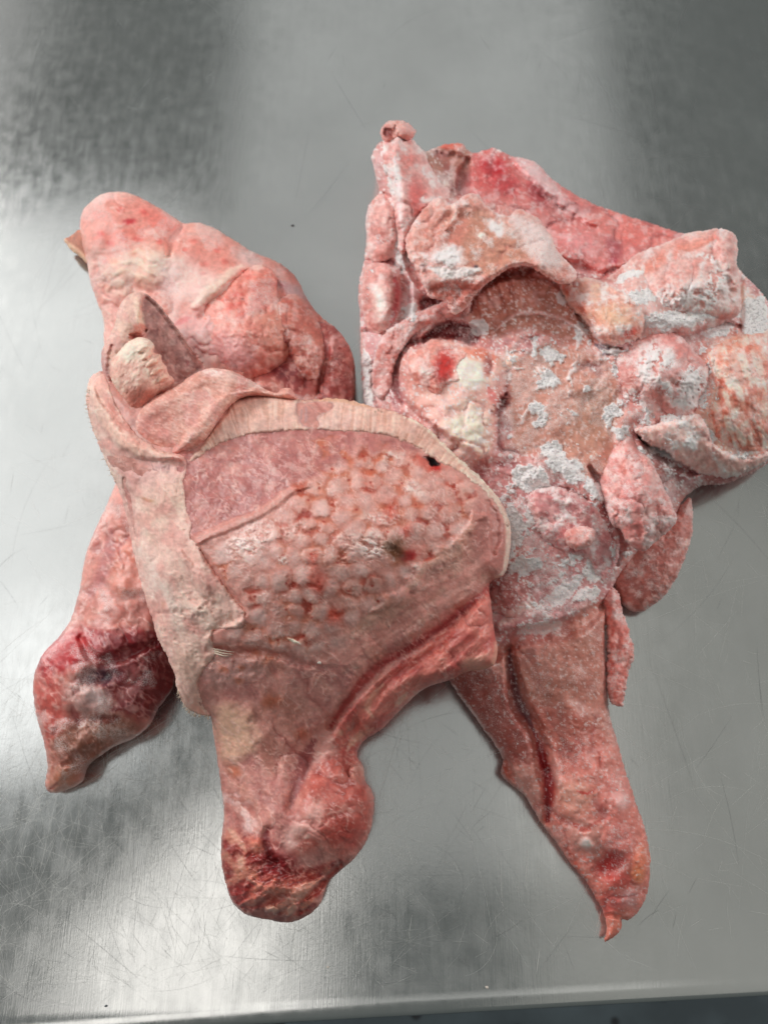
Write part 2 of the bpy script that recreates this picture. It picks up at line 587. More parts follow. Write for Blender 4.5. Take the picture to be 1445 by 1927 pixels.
M_MEAT = meat_material('raw_meat', 0.40, 0.38, 0.5, 0.28)
M_FROST = meat_material('frosted_meat', 0.35, 0.40, 0.5, 0.5)
M_SKIN = meat_material('dried_skin', 0.22, 0.50, 0.4, 0.32)
M_STEEL = steel_material()
M_ICE = plain('ice_crystal', (0.92, 0.86, 0.86), 0.5)
_b = M_ICE.node_tree.nodes['Principled BSDF']
_b.inputs['Subsurface Weight'].default_value = 0.3
_b.inputs['Subsurface Radius'].default_value = (1, 0.9, 0.9)
_b.inputs['Subsurface Scale'].default_value = 0.002
M_FLOOR = plain('speckled_floor', (0.10, 0.125, 0.14), 0.5, 0, 0.25, 9, (22, 0.16, (0.03, 0.03, 0.035)))


# ---------------------------------------------------------------- helpers for objects
def link_mesh(name, verts, faces, mat, parent=None, smooth_=False, base=(0, 0, 0)):
    me = bpy.data.meshes.new(name)
    me.from_pydata([tuple(np.asarray(v) - np.asarray(base)) for v in verts], [], faces)
    me.materials.append(mat)
    if smooth_:
        me.polygons.foreach_set('use_smooth', [True] * len(me.polygons))
    o = bpy.data.objects.new(name, me)
    COL.objects.link(o)
    if parent:
        o.parent = parent
    return o


def thing(name, label, cat, loc, group=None):
    o = bpy.data.objects.new(name, None)
    o.empty_display_size = 0.03
    COL.objects.link(o)
    o.location = loc
    o['label'] = label
    o['category'] = cat
    if group:
        o['group'] = group
    return o


# ---------------------------------------------------------------- the table and the floor
eA, eB = at(480, 1931, 0.0), at(1445, 1877, 0.0)
ed = (eB - eA); ed /= np.linalg.norm(ed)
en = np.array([ed[1], -ed[0], 0.0])           # outward, towards the viewer
if en[1] > 0:
    en = -en
prof_ = [(-1.15, 0.0), (-0.8, 0), (-0.4, 0), (-0.2, 0), (-0.05, 0), (-0.012, 0.0), (-0.0085, 0.0003), (-0.006, 0.0006), (-0.0035, 0.0003)]
for k in range(0, 9):
    a = radians(90 - k * 11.25)
    prof_.append((-0.0035 + 0.0035 * cos(a), -0.0032 + 0.0035 * sin(a)))
prof_ += [(0.0, -0.04), (-0.001, -0.0412), (-0.003, -0.0412), (-0.003, -0.0385), (-0.0028, -0.008), (-1.148, -0.008), (-1.15, -0.008)]
tb = eA * 0.5 + eB * 0.5
tt = thing('steel_table', 'scratched stainless steel work table with a rolled front edge under the meat', 'table', (tb[0], tb[1], 0))
vs, fs = [], []
xs = [-1.3, -0.7, -0.35, 0, 0.35, 0.7, 1.3]
for x in xs:
    for o_, z in prof_:
        p = ed * x + en * o_
        vs.append((p[0], p[1], z))
n = len(prof_)
for i in range(len(xs) - 1):
    for j in range(n):
        k = (j + 1) % n
        fs.append((i * n + j, (i + 1) * n + j, (i + 1) * n + k, i * n + k))
fs.append(tuple(range(n)))
fs.append(tuple(range((len(xs) - 1) * n, len(xs) * n))[::-1])
top = link_mesh('tabletop', vs, fs, M_STEEL, tt, True)
try:
    import bmesh
    bm = bmesh.new(); bm.from_mesh(top.data)
    bmesh.ops.recalc_face_normals(bm, faces=bm.faces)
    for e in bm.edges:
        if e.calc_face_angle(0) > 0.7:
            e.smooth = False
    bm.to_mesh(top.data); bm.free()
except Exception as ex:
    print(ex)

F = 3.0
fl = link_mesh('floor', [(-F, -F, -0.86), (F, -F, -0.86), (F, F, -0.86), (-F, F, -0.86)], [(0, 1, 2, 3)], M_FLOOR)
fl['kind'] = 'structure'
fl['label'] = 'dark blue grey speckled floor below the table edge'

# scratches: shallow slivers of torn steel, a fraction of a millimetre wide
rng = np.random.RandomState(5)


def scratches(name, mat, count, wmin, wmax, region, lmin, lmax, angs, lift_, curv=0.6, label=None):
    vs, fs = [], []
    for k in range(count):
        u = rng.uniform(region[0], region[2]); v = rng.uniform(region[1], region[3])
        p = at(u, v, 0)[:2]
        a = radians(rng.choice(angs) + rng.normal(0, 14))
        L = lmin + (lmax - lmin) * rng.rand() ** 3
        wd = rng.uniform(wmin, wmax) / 1000
        cv = rng.normal(0, curv) / max(L, 0.02) * rng.choice([0.15, 0.15, 1])
        seg = 8
        pts = []
        for i in range(seg + 1):
            pts.append(p.copy())
            p = p + np.array([cos(a), sin(a)]) * L / seg
            a += cv * L / seg
        # nothing past the rolled edge
        if max((q - tb[:2]) @ en[:2] for q in pts) > -0.014:
            continue
        b0 = len(vs)
        for i, q in enumerate(pts):
            d = pts[min(i + 1, seg)] - pts[max(i - 1, 0)]
            d /= np.linalg.norm(d) + 1e-9
            nn = np.array([-d[1], d[0]])
            ww = wd * (0.15 + 0.85 * sin(pi * i / seg)) / 2
            for s_ in (-1, 1):
                r_ = q + nn * ww * s_
                vs.append((r_[0] - tb[0], r_[1] - tb[1], lift_))
        for i in range(seg):
            fs.append((b0 + 2 * i, b0 + 2 * i + 1, b0 + 2 * i + 3, b0 + 2 * i + 2))
    o = link_mesh(name, vs, fs, mat, tt)
    o['kind'] = 'stuff'
    return o


M_SCRB = plain('bright_scratch', (0.80, 0.79, 0.75), 0.5, 0.3)  # pale colour standing in for light glinting off scratch facets
M_SCRD = plain('dark_scratch', (0.33, 0.33, 0.33), 0.5, 1.0)
scratches('scratch', M_SCRB, 900, 0.03, 0.09, (-80, 600, 1500, 1900), 0.008, 0.10, [88, 100, 60, 20, -30, 130, 5], 0.00004)
scratches('scratch', M_SCRB, 2200, 0.03, 0.09, (-60, 1250, 760, 1900), 0.005, 0.06, [88, 100, 60, 20, -30, 130, 40], 0.00008)
scratches('scratch', M_SCRD, 350, 0.04, 0.12, (-80, -60, 1500, 1900), 0.01, 0.10, [88, 120, 60, 30, -30, 75], 0.00012)
scratches('scratch', M_SCRD, 500, 0.04, 0.10, (-60, 1300, 900, 1900), 0.006, 0.08, [60, 30, -30, 140, 100], 0.00020)
scratches('scratch', M_SCRB, 34, 0.12, 0.30, (450, 1500, 1200, 1880), 0.006, 0.040, [86, 92], 0.00016)

# ================================================================ the left piece, behind
def place(u, v):
    p = at(u, v, 0.0)
    return (float(p[0]), float(p[1]), 0.0)


PINK = (214, 152, 142); PALE = (222, 178, 166); SALM = (216, 132, 118); REDD = (186, 74, 70); DARK = (120, 44, 46)
GREY = (182, 130, 126); FATT = (224, 192, 170); WHIT = (232, 218, 214); TAN = (204, 162, 146); BRWN = (160, 104, 88)

bL = place(330, 800)
tL = thing('meat_piece', 'smooth pink raw meat piece at the left, under the front one, shank end deep red', 'meat', bL,
           'frozen raw meat pieces on the steel table')
outL = [(166, 500), (157, 465), (151, 425), (158, 395), (183, 371), (208, 362), (240, 363), (280, 380), (320, 404), (345, 420), (372, 419),
        (402, 429), (440, 452), (480, 476), (520, 492), (556, 520), (572, 552), (588, 578), (608, 600), (634, 620), (655, 648), (668, 690),
        (666, 760), (640, 850), (560, 950), (450, 1080), (370, 1180), (335, 1256), (324, 1298), (300, 1332), (284, 1362), (255, 1388),
        (222, 1402), (196, 1418), (168, 1440), (156, 1470), (132, 1484), (102, 1493), (86, 1480), (90, 1442), (84, 1400), (70, 1350),
        (63, 1300), (67, 1264), (82, 1230), (110, 1200), (134, 1165), (150, 1112), (160, 1052), (174, 1010), (192, 970), (212, 925),
        (226, 880), (220, 800), (205, 720), (196, 640), (196, 602), (184, 570), (171, 532)]
L = Sheet(outL,
          T=[(210, 420, 40), (330, 480, 46), (450, 560, 52), (560, 620, 46), (620, 700, 38), (400, 700, 46), (250, 600, 40),
             (350, 900, 42), (270, 1050, 46), (200, 1120, 46), (180, 1250, 46), (130, 1380, 34), (110, 1460, 22), (270, 1260, 42), (450, 900, 40)],
          E=[(200, 380, 22), (160, 480, 16), (400, 430, 24), (560, 520, 22), (660, 650, 18), (640, 800, 16), (180, 1000, 18), (80, 1250, 16),
             (110, 1480, 8), (250, 1390, 10), (330, 1270, 16), (200, 700, 20)],
          B=2.0, R=[(200, 400, 80), (600, 650, 70), (300, 600, 100), (200, 1200, 85), (110, 1450, 40), (400, 1000, 90)], seed=11, jag=1.0, step=2.3)
L.C = L.base([(228, 176, 166), (219, 152, 140), (224, 160, 148), (212, 142, 132)], 60)
L.lift(L.n(80, 3, 1) - 0.5, 9)
L.lift(L.n(34, 3, 2) - 0.5, 2.0)
# upper lobe: pale fat under thin skin, red pinpoints in rows
L.paint(L.poly([(160, 400), (240, 366), (330, 420), (300, 470), (200, 470), (165, 460)], 14, 10), (222, 140, 128), 0.6)
L.paint(L.spot(300, 415, 42, 16, 25), (222, 118, 108), 0.6)
L.paint(L.spot(243, 416, 12, 5, 0), (205, 66, 72), 0.95)
L.paint(L.spot(185, 405, 16, 8, 0), (222, 120, 108), 0.6)
L.paint(L.line([(175, 450), (230, 440), (290, 425)], 7), (222, 116, 104), 0.5)
for (x, y, r) in [(208, 457, 7), (234, 450, 6), (258, 449, 8), (190, 440, 6), (270, 400, 7), (225, 395, 6), (200, 490, 6), (385, 496, 7), (425, 492, 7),
                  (384, 515, 5), (365, 452, 6), (410, 470, 6), (250, 480, 6), (345, 470, 5), (300, 455, 6)]:
    L.paint(L.spot(x, y, r, r * 0.7, 0, 0.8), (214, 92, 86), 0.75)
L.paint(L.spot(255, 505, 62, 36, -20, 0.5, 10), (232, 196, 172), 0.8)
L.lift(L.spot(255, 505, 60, 36, -20, 0.6), 4)
for k in range(4):
    ln = [(180 + 6 * k, 490 + 22 * k), (240 - 9 * k, 468 + 17 * k), (300 - 6 * k, 466 + 27 * k)]
    L.paint(L.line(ln, 5, 5, 9), (222, 138, 124), 0.35)
    L.lift(L.line(ln, 6, 6, 9), -0.6)
L.paint(L.poly([(300, 480), (420, 500), (440, 540), (380, 575), (300, 540), (280, 510)], 20, 14), (236, 206, 200), 0.55)
L.paint(L.poly([(330, 440), (420, 450), (470, 500), (440, 530), (340, 480)], 16, 12), (220, 132, 120), 0.45)
# groove between the two lobes and the tendon strip
L.lift(L.line([(345, 420), (325, 450), (318, 480)], 9, 9), -5)
L.lift(L.line([(470, 500), (430, 520), (395, 550), (370, 580)], 10, 12, 9), 1.5)
L.paint(L.line([(455, 498), (425, 522), (395, 548), (368, 574)], 11, 12, 9, 3), (228, 196, 180), 0.75)
L.lift(L.line([(470, 512), (440, 535), (405, 565), (380, 600)], 8, 12, 8), -2.5)
L.paint(L.line([(330, 610), (345, 602), (360, 600)], 7, 4), (205, 84, 84), 0.7)
L.paint(L.spot(375, 630, 60, 45, -20), (222, 176, 178), 0.5)
L.paint(L.spot(475, 485, 30, 14, 10), (206, 180, 178), 0.6)
# right hand rear of the lobe
L.paint(L.poly([(480, 480), (560, 510), (575, 570), (540, 560), (500, 520)], 10, 8), (206, 138, 128), 0.8)
L.paint(L.line([(548, 545), (572, 562)], 10, 8), (140, 120, 112), 0.5)
L.paint(L.line([(520, 530), (560, 552), (590, 580)], 12, 8), (190, 146, 150), 0.8)
L.lift(L.line([(520, 525), (528, 560), (545, 570)], 8, 10, 9), -4)
# right bulge
L.paint(L.poly([(520, 560), (600, 590), (660, 650), (668, 760), (480, 800), (400, 760), (420, 660)], 22, 14), (202, 126, 114), 0.8)
L.paint(L.spot(545, 690, 60, 40, 50, 0.7, 16), (150, 62, 62), 0.85)
L.paint(L.spot(520, 680, 30, 14, 70), (118, 52, 60), 0.5)
L.paint(L.spot(628, 700, 30, 40, 0), (172, 88, 80), 0.7)
L.lift(L.line([(600, 600), (612, 660), (600, 740)], 10, 10), -6)
L.lift(L.spot(635, 670, 26, 46, 0), 5)
L.lift(L.line([(450, 720), (520, 680), (560, 640)], 14, 14), -6)
f = L.n(9, 3, 9)
L.paint(L.poly([(420, 560), (600, 600), (665, 660), (665, 760), (420, 760)], 30, 20) * sst(0.52, 0.68, f), (226, 176, 164), 0.55)
# shank
leg = L.poly([(190, 960), (400, 900), (420, 1200), (330, 1500), (40, 1510), (40, 1200), (150, 1100)], 25, 8)
L.C = L.C * (1 - leg[..., None]) + leg[..., None] * L.base([(206, 134, 122), (190, 118, 108), (212, 142, 130), (200, 134, 126)], 46, 5, 70, 2.0)
L.paint(L.poly([(215, 1050), (265, 1020), (300, 1080), (290, 1115), (215, 1110)], 9, 6), (214, 134, 116), 0.7)
L.lift(L.poly([(215, 1050), (265, 1020), (300, 1080), (290, 1115), (215, 1110)], 12, 6), 3)
L.paint(L.line([(196, 1105), (205, 1125), (240, 1128), (275, 1118)], 3, 3), (216, 150, 140), 0.6)
L.paint(L.line([(170, 1120), (200, 1060), (210, 1000)], 12, 14), (170, 100, 104), 0.5)
L.paint(L.poly([(80, 1230), (130, 1185), (200, 1190), (290, 1195), (310, 1220), (200, 1240), (120, 1260), (85, 1290)], 14, 10), (170, 42, 50), 0.85)
L.paint(L.spot(130, 1225, 45, 22, -20), (186, 44, 50), 0.8)
L.paint(L.poly([(65, 1290), (110, 1270), (120, 1380), (95, 1410), (70, 1350)], 16, 8), (188, 84, 76), 0.8)
L.paint(L.poly([(200, 1200), (300, 1200), (330, 1270), (290, 1350), (220, 1330), (190, 1270)], 14, 12), (128, 46, 50), 0.85)
L.paint(L.spot(188, 1274, 36, 17, -8), (82, 52, 66), 0.9)
L.lift(L.spot(185, 1272, 34, 16, -8), -5)
L.paint(L.spot(165, 1316, 44, 24, 15, 0.5, 12), (190, 150, 144), 0.85)
L.paint(L.spot(185, 1310, 24, 14, 0), (176, 158, 156), 0.6)
L.lift(L.spot(165, 1320, 40, 20, 15), 3)
L.paint(L.spot(255, 1290, 26, 40, 20, 0.7, 12), (160, 110, 106), 0.7)
L.paint(L.poly([(120, 1370), (220, 1340), (260, 1370), (180, 1430), (110, 1480), (90, 1440)], 16, 10), (146, 96, 78), 0.85)
L.paint(L.line([(285, 1250), (260, 1310), (215, 1335)], 9, 8), (118, 40, 44), 0.7)
L.paint(L.line([(225, 1350), (170, 1355)], 8, 8), (118, 52, 46), 0.6)
L.paint(L.spot(118, 1470, 30, 22, -25), (188, 122, 98), 0.8)
L.paint(L.spot(196, 1385, 26, 13, 20, 0.7, 10), (178, 142, 128), 0.5)
L.lift(L.line([(150, 1200), (190, 1245), (290, 1210)], 12, 10), -5)
L.lift(L.line([(120, 1440), (150, 1425), (190, 1400)], 10, 8), -3)
f = L.n(12, 4, 14)
L.paint(leg * sst(0.56, 0.7, f), (214, 170, 160), 0.35)
L.crease(L.poly([(440, 540), (600, 590), (670, 650), (670, 770), (380, 780), (360, 640)], 24, 12), 50, 4.0, 1, (140, 62, 60), 0.5)
L.crease(1.0, 60, 2.0, 2, (180, 96, 90), 0.25)
L.crease(leg, 60, 2.4, 3, (130, 44, 48), 0.4, 60, 1.6)
L.tissue(1.0, (234, 202, 194), 26, 0.05, 0.45, 40, 1.5)
L.tissue(leg, (206, 158, 150), 20, 0.06, 0.5, 70, 2.5, 0.5, 3)
L.grain(6, 5, 31, 0.25)
L.frost(sst(0.5, 0.75, L.n(40, 4, 33)) * 0.35)
L.wet(leg, 0.8)
L.build('body', M_MEAT, tL, bL)

# thigh flap of the left piece
LF = Sheet([(372, 590), (400, 552), (440, 520), (478, 500), (505, 503), (520, 520), (523, 558), (545, 580), (560, 620), (540, 680), (470, 720), (400, 700), (360, 650)],
           T=[(390, 600, 52), (470, 520, 56), (515, 540, 55), (480, 620, 63), (540, 660, 50), (400, 680, 50)], E=[(390, 560, 43), (500, 505, 42), (550, 600, 40), (440, 720, 34)],
           B=34, R=60, seed=14, jag=1.5)
LF.C = LF.base([(226, 160, 148), (216, 134, 122), (230, 174, 162)], 22)
LF.paint(LF.poly([(440, 520), (515, 510), (520, 560), (450, 600), (420, 570)], 14, 8), (218, 122, 108), 0.45)
rs = np.random.RandomState(3)
for k in range(26):
    LF.paint(LF.spot(rs.uniform(410, 520), rs.uniform(515, 600), rs.uniform(4, 8), rs.uniform(3, 6), 0, 0.8), (205, 84, 74), 0.5)
LF.paint(LF.poly([(380, 640), (440, 630), (480, 680), (420, 720), (370, 690)], 20, 10), (214, 156, 156), 0.7)
LF.paint(LF.poly([(500, 580), (560, 600), (560, 660), (520, 670), (490, 620)], 16, 10), (208, 138, 122), 0.8)
LF.lift(LF.n(30, 3, 2) - 0.5, 3)
LF.crease(1.0, 40, 3, 1, (190, 92, 84), 0.4)
LF.tissue(1.0, (234, 200, 192), 16, 0.07, 0.5)
LF.lift(LF.line([(500, 580), (480, 620), (500, 660)], 12, 16, 12), -1.5)
LF.grain(8, 5, 31, 0.6)
LF.frost(sst(0.5, 0.8, LF.n(30, 4, 33)) * 0.4)
LF.build('thigh_flap', M_MEAT, tL, bL)

LS = Sheet([(121, 450), (132, 446), (150, 432), (166, 440), (172, 480), (166, 496), (150, 482), (136, 472), (128, 462)],
           T=[(125, 452, 13), (150, 450, 18), (165, 490, 14), (160, 440, 18)], thick=5, R=8, seed=15, jag=1.5, step=1.8)
LS.C = LS.base([(176, 112, 92), (196, 128, 106)], 12)
LS.paint(LS.line([(123, 452), (140, 470), (163, 492)], 7, 4), (232, 188, 160), 0.9)
LS.grain(10, 4)
LS.build('skin_scrap', M_SKIN, tL, bL)

# ================================================================ the right piece, frosted
bR = place(1000, 900)
tR = thing('meat_piece', 'large frosted raw meat piece at the right, its shank ending in a curled tip', 'meat', bR,
           'frozen raw meat pieces on the steel table')
outR = [(722, 262), (700, 290), (705, 325), (713, 360), (695, 385), (688, 420), (690, 450), (684, 500), (675, 540), (678, 620), (680, 700),
        (690, 780), (730, 900), (770, 1020), (810, 1150), (832, 1250), (852, 1292), (880, 1332), (906, 1368), (930, 1400), (946, 1430),
        (942, 1455), (962, 1477), (986, 1496), (1002, 1522), (1018, 1548), (1044, 1583), (1060, 1606), (1082, 1636), (1102, 1658), (1120, 1690),
        (1134, 1716), (1141, 1745), (1137, 1771), (1155, 1762), (1168, 1746), (1170, 1731), (1182, 1730), (1198, 1718), (1214, 1690), (1223, 1642),
        (1221, 1600), (1211, 1556), (1196, 1510), (1178, 1455), (1162, 1400), (1146, 1340), (1142, 1270), (1140, 1190), (1150, 1110), (1200, 1040), (1262, 985),
        (1285, 940), (1320, 914), (1362, 911), (1400, 896), (1448, 868), (1500, 800), (1520, 700), (1490, 620), (1448, 572), (1428, 545), (1402, 520),
        (1385, 498), (1370, 470), (1300, 445), (1240, 426), (1180, 406), (1120, 385), (1080, 365), (1042, 340), (1016, 312), (990, 299), (962, 294), (930, 279),
        (888, 288), (868, 270), (832, 273), (800, 284), (776, 262), (750, 248)]
Rr = Sheet(outR,
           T=[(750, 290, 66), (760, 400, 64), (720, 450, 56), (715, 560, 54), (860, 300, 42), (940, 330, 46), (1050, 400, 40), (1150, 450, 38), (1250, 470, 46),
              (960, 480, 50), (850, 640, 60), (800, 720, 64), (880, 820, 68), (1000, 600, 62), (1050, 700, 68), (1080, 800, 72), (1000, 950, 68), (1040, 1080, 62),
              (1200, 560, 66), (1290, 640, 66), (1380, 560, 52), (1400, 720, 62), (1300, 830, 58), (1400, 860, 40), (1150, 900, 66), (1220, 950, 50),
              (730, 700, 48), (740, 850, 46), (840, 1000, 50), (880, 1150, 46), (1050, 1180, 50), (1060, 1300, 44), (960, 1330, 38), (1080, 1450, 42), (1150, 1560, 36),
              (1170, 1660, 24), (1150, 1740, 12), (1480, 720, 40)],
           E=[(720, 300, 36), (690, 450, 28), (680, 620, 26), (760, 1000, 22), (860, 1300, 14), (960, 1480, 12), (1050, 1600, 10), (1140, 1750, 6), (1215, 1650, 11),
              (1170, 1430, 16), (1142, 1240, 16), (1270, 980, 16), (1400, 895, 13), (1500, 760, 22), (1420, 540, 28), (1250, 428, 24), (1080, 366, 22), (930, 280, 24), (790, 280, 30)],
           B=2.0, R=[(720, 450, 60), (950, 300, 45), (1200, 420, 55), (1000, 700, 120), (1400, 800, 85), (1050, 1350, 80), (1150, 1650, 50), (1150, 1740, 26), (800, 900, 90), (1200, 950, 60)],
           seed=21, jag=1.6, step=2.2)
Rr.C = Rr.base([(212, 152, 146), (202, 134, 126), (220, 166, 158), (208, 142, 136)], 50)
Rr.lift(Rr.n(70, 3, 1) - 0.5, 7)
Rr.lift(Rr.n(26, 3, 2) - 0.5, 2.6)
Rr.paint(sst(0.5, 0.7, Rr.n(30, 4, 81)), (196, 140, 146), 0.45)
Rr.paint(sst(0.56, 0.7, Rr.n(24, 4, 82)), (206, 118, 106), 0.4)
# --- rear strip: red pocket and smooth pink back
Rr.paint(Rr.poly([(860, 270), (1000, 300), (1120, 385), (1300, 440), (1240, 480), (1150, 520), (1060, 480), (1000, 400), (900, 380), (850, 340)], 12, 8), (208, 122, 118), 0.9)
Rr.paint(Rr.spot(925, 322, 46, 36, 25, 0.7), (208, 88, 86), 0.85)
Rr.paint(Rr.spot(928, 314, 22, 15, 10), (186, 38, 48), 0.9)
Rr.paint(Rr.spot(950, 345, 30, 18, 30), (190, 60, 66), 0.6)
Rr.paint(Rr.spot(1012, 364, 24, 16, 50), (176, 56, 62), 0.85)
Rr.paint(Rr.spot(1155, 465, 24, 12, 70), (160, 76, 84), 0.7)
Rr.paint(Rr.spot(1152, 490, 9, 6, 0), (160, 50, 64), 0.8)
Rr.paint(Rr.poly([(1120, 390), (1260, 440), (1220, 470), (1120, 430)], 8, 6), (214, 120, 112), 0.8)
Rr.paint(Rr.poly([(970, 295), (1020, 320), (1060, 370), (1110, 400), (1060, 400), (1000, 340)], 8, 8), (224, 188, 188), 0.8)
Rr.lift(Rr.line([(960, 300), (1000, 350), (1060, 400), (1120, 430)], 8, 9), -4)
Rr.lift(Rr.line([(880, 300), (870, 350), (900, 380)], 12, 10), -7)
Rr.paint(Rr.poly([(800, 285), (880, 272), (880, 320), (860, 370), (820, 350)], 9, 8), (178, 126, 112), 0.9)
Rr.paint(Rr.line([(830, 276), (868, 272)], 7, 5), (208, 96, 80), 0.9)
Rr.lift(Rr.poly([(810, 300), (870, 290), (875, 350), (850, 375)], 9, 8), -8)
Rr.paint(Rr.spot(1090, 460, 34, 22, 10), (226, 150, 150), 0.7)
Rr.lift(Rr.spot(1090, 460, 32, 22, 10), 4)
Rr.lift(Rr.line([(1060, 490), (1130, 520), (1180, 500)], 12, 12), -7)
# --- left column: ridge, lobes and the bone end
Rr.paint(Rr.poly([(735, 250), (775, 262), (825, 360), (790, 420), (770, 470), (735, 400), (740, 320)], 7, 6), (222, 150, 142), 0.8)
Rr.paint(Rr.spot(785, 370, 18, 34, -10), (216, 110, 104), 0.7)
Rr.paint(Rr.spot(765, 290, 14, 14, 0), (222, 130, 122), 0.6)
Rr.paint(Rr.line([(733, 300), (740, 350), (748, 400)], 8, 6), (226, 206, 206), 0.85)
Rr.lift(Rr.line([(750, 260), (752, 330), (770, 400)], 15, 14), 7)
Rr.lift(Rr.line([(722, 365), (740, 385), (748, 420)], 7, 7), -6)
Rr.paint(Rr.spot(715, 310, 18, 40, 0), (206, 160, 160), 0.7)
Rr.paint(Rr.spot(720, 440, 30, 44, 5), (206, 152, 148), 0.8)
Rr.lift(Rr.spot(720, 440, 28, 44, 5), 6)
Rr.lift(Rr.line([(690, 490), (730, 492), (755, 505)], 7, 7), -7)
Rr.paint(Rr.line([(715, 488), (745, 500)], 7, 6), (150, 60, 58), 0.8)
Rr.paint(Rr.spot(722, 550, 28, 56, -6), (214, 120, 112), 0.8)
Rr.lift(Rr.spot(718, 555, 28, 60, -6), 8)
Rr.paint(Rr.spot(718, 572, 17, 32, -6, 0.5), (238, 214, 208), 0.95)
Rr.paint(Rr.line([(742, 520), (752, 560), (738, 605)], 6, 6), (188, 70, 76), 0.75)
Rr.paint(Rr.spot(698, 590, 18, 60, 0), (200, 156, 166), 0.6)
Rr.lift(Rr.line([(756, 510), (764, 560), (750, 620)], 9, 9), -8)
Rr.paint(Rr.line([(765, 500), (775, 550), (765, 600)], 12, 10), (210, 176, 178), 0.6)
Rr.lift(Rr.spot(712, 660, 26, 34, 0), 5); Rr.lift(Rr.line([(682, 625), (705, 622), (735, 630)], 6, 6), -5)
Rr.lift(Rr.line([(700, 700), (715, 760), (745, 820)], 9, 9), -5)
Rr.lift(Rr.line([(775, 400), (765, 450), (775, 510), (790, 540)], 8, 7), -7)
Rr.paint(Rr.line([(765, 430), (762, 470), (770, 510)], 6, 5), (166, 96, 92), 0.7)
Rr.lift(Rr.line([(800, 300), (815, 350), (830, 375)], 6, 6), -8)
Rr.lift(Rr.spot(835, 345, 10, 10), 4); Rr.paint(Rr.spot(835, 345, 9, 9), (228, 206, 190), 0.8)
# band above the dark cavity
Rr.lift(Rr.line([(730, 660), (760, 615), (820, 592), (870, 575)], 12, 8), 5)
Rr.paint(Rr.line([(730, 660), (760, 615), (820, 592), (870, 575)], 12, 8), (198, 130, 122), 0.8)
Rr.paint(Rr.line([(700, 720), (720, 650), (760, 600)], 14, 10), (204, 158, 160), 0.7)
cav = Rr.poly([(792, 650), (805, 622), (840, 605), (880, 608), (905, 630), (890, 648), (850, 640), (815, 650)], 6, 5)
Rr.lift(cav, -15); Rr.paint(cav, (122, 34, 36), 0.95)
cav = Rr.poly([(795, 560), (830, 565), (815, 585), (790, 580)], 5, 3)
Rr.lift(cav, -8); Rr.paint(cav, (130, 46, 44), 0.9)
Rr.lift(Rr.line([(760, 760), (740, 700), (765, 650), (795, 640)], 10, 8), -7)
Rr.paint(Rr.line([(750, 780), (735, 700), (760, 650)], 14, 12), (176, 120, 124), 0.7)
# the knuckle: pale cartilage, white bone, red marrow
kn = Rr.poly([(762, 665), (790, 645), (830, 638), (880, 650), (925, 665), (945, 700), (940, 760), (930, 830), (910, 870), (860, 830), (800, 790), (765, 740)], 9, 7)
Rr.paint(kn, (224, 168, 156), 0.9); Rr.lift(kn, 8)
Rr.lift(Rr.spot(800, 680, 38, 40, 0), 8); Rr.paint(Rr.spot(780, 690, 24, 34, 0), (222, 150, 140), 0.7)
Rr.paint(Rr.spot(828, 690, 20, 30, 10), (204, 66, 60), 0.9); Rr.lift(Rr.spot(830, 690, 14, 26, 10), -5)
Rr.paint(Rr.spot(812, 660, 22, 12, -20), (218, 130, 118), 0.7)
Rr.paint(Rr.spot(885, 700, 38, 32, 15, 0.4), (246, 218, 202), 0.95); Rr.lift(Rr.spot(885, 700, 36, 32, 15), 6)
Rr.paint(Rr.spot(905, 667, 34, 12, 15), (212, 116, 92), 0.8)
Rr.paint(Rr.spot(918, 690, 8, 18, 10), (160, 70, 62), 0.8); Rr.lift(Rr.spot(920, 690, 8, 20, 10), -4)
Rr.paint(Rr.line([(920, 730), (935, 765)], 7, 8), (206, 100, 98), 0.6)
Rr.paint(Rr.spot(960, 685, 22, 26, 0), (226, 188, 168), 0.8)
Rr.paint(Rr.spot(880, 810, 44, 56, -15, 0.6, 9), (240, 220, 200), 0.85); Rr.lift(Rr.spot(870, 800, 60, 56, -15), 4)
Rr.paint(Rr.poly([(790, 740), (840, 730), (870, 760), (820, 790)], 12, 8), (230, 184, 172), 0.7)
h = Rr.spot(942, 763, 9, 17, 15, 0.7, 11, 5)
Rr.lift(h, -11); Rr.paint(h, (124, 50, 50), 0.9)
# --- muscle windows in the middle
mus = Rr.poly([(965, 690), (1000, 660), (1080, 650), (1150, 690), (1165, 760), (1150, 860), (1110, 910), (1040, 850), (975, 850), (955, 760)], 9, 8)
Rr.paint(mus, (204, 146, 130), 0.95); Rr.lift(mus, -2)
Rr.paint(Rr.poly([(1090, 740), (1150, 730), (1155, 810), (1120, 850), (1070, 830)], 22, 16), (196, 142, 120), 0.6)
cur = Rr.poly([(890, 560), (960, 515), (1030, 530), (1090, 580), (1120, 650), (1060, 640), (1000, 620), (905, 630)], 9, 6)
Rr.paint(cur, (188, 128, 112), 0.95); Rr.lift(cur, -9)
d, sa, side, LL = linedist(Rr.U, Rr.V, smooth([(890, 600), (960, 560), (1030, 570), (1100, 640)], False))
st_ = vnoise(sa / 7.0, d * 0.02, 77)
Rr.lift(cur * (st_ - 0.5), 1.1); Rr.paint(cur * sst(0.5, 0.8, st_), (208, 158, 142), 0.3)
Rr.paint(Rr.line([(880, 590), (900, 550), (960, 512), (1020, 510)], 8, 8), (148, 78, 68), 0.7)  # shade beneath the overhanging flap, painted along its edge
Rr.lift(Rr.line([(885, 585), (905, 545), (960, 515), (1030, 522), (1075, 560), (1110, 620)], 9, 9), -8)
Rr.lift(Rr.line([(925, 625), (980, 590), (1060, 600), (1110, 640)], 5, 4), 3)
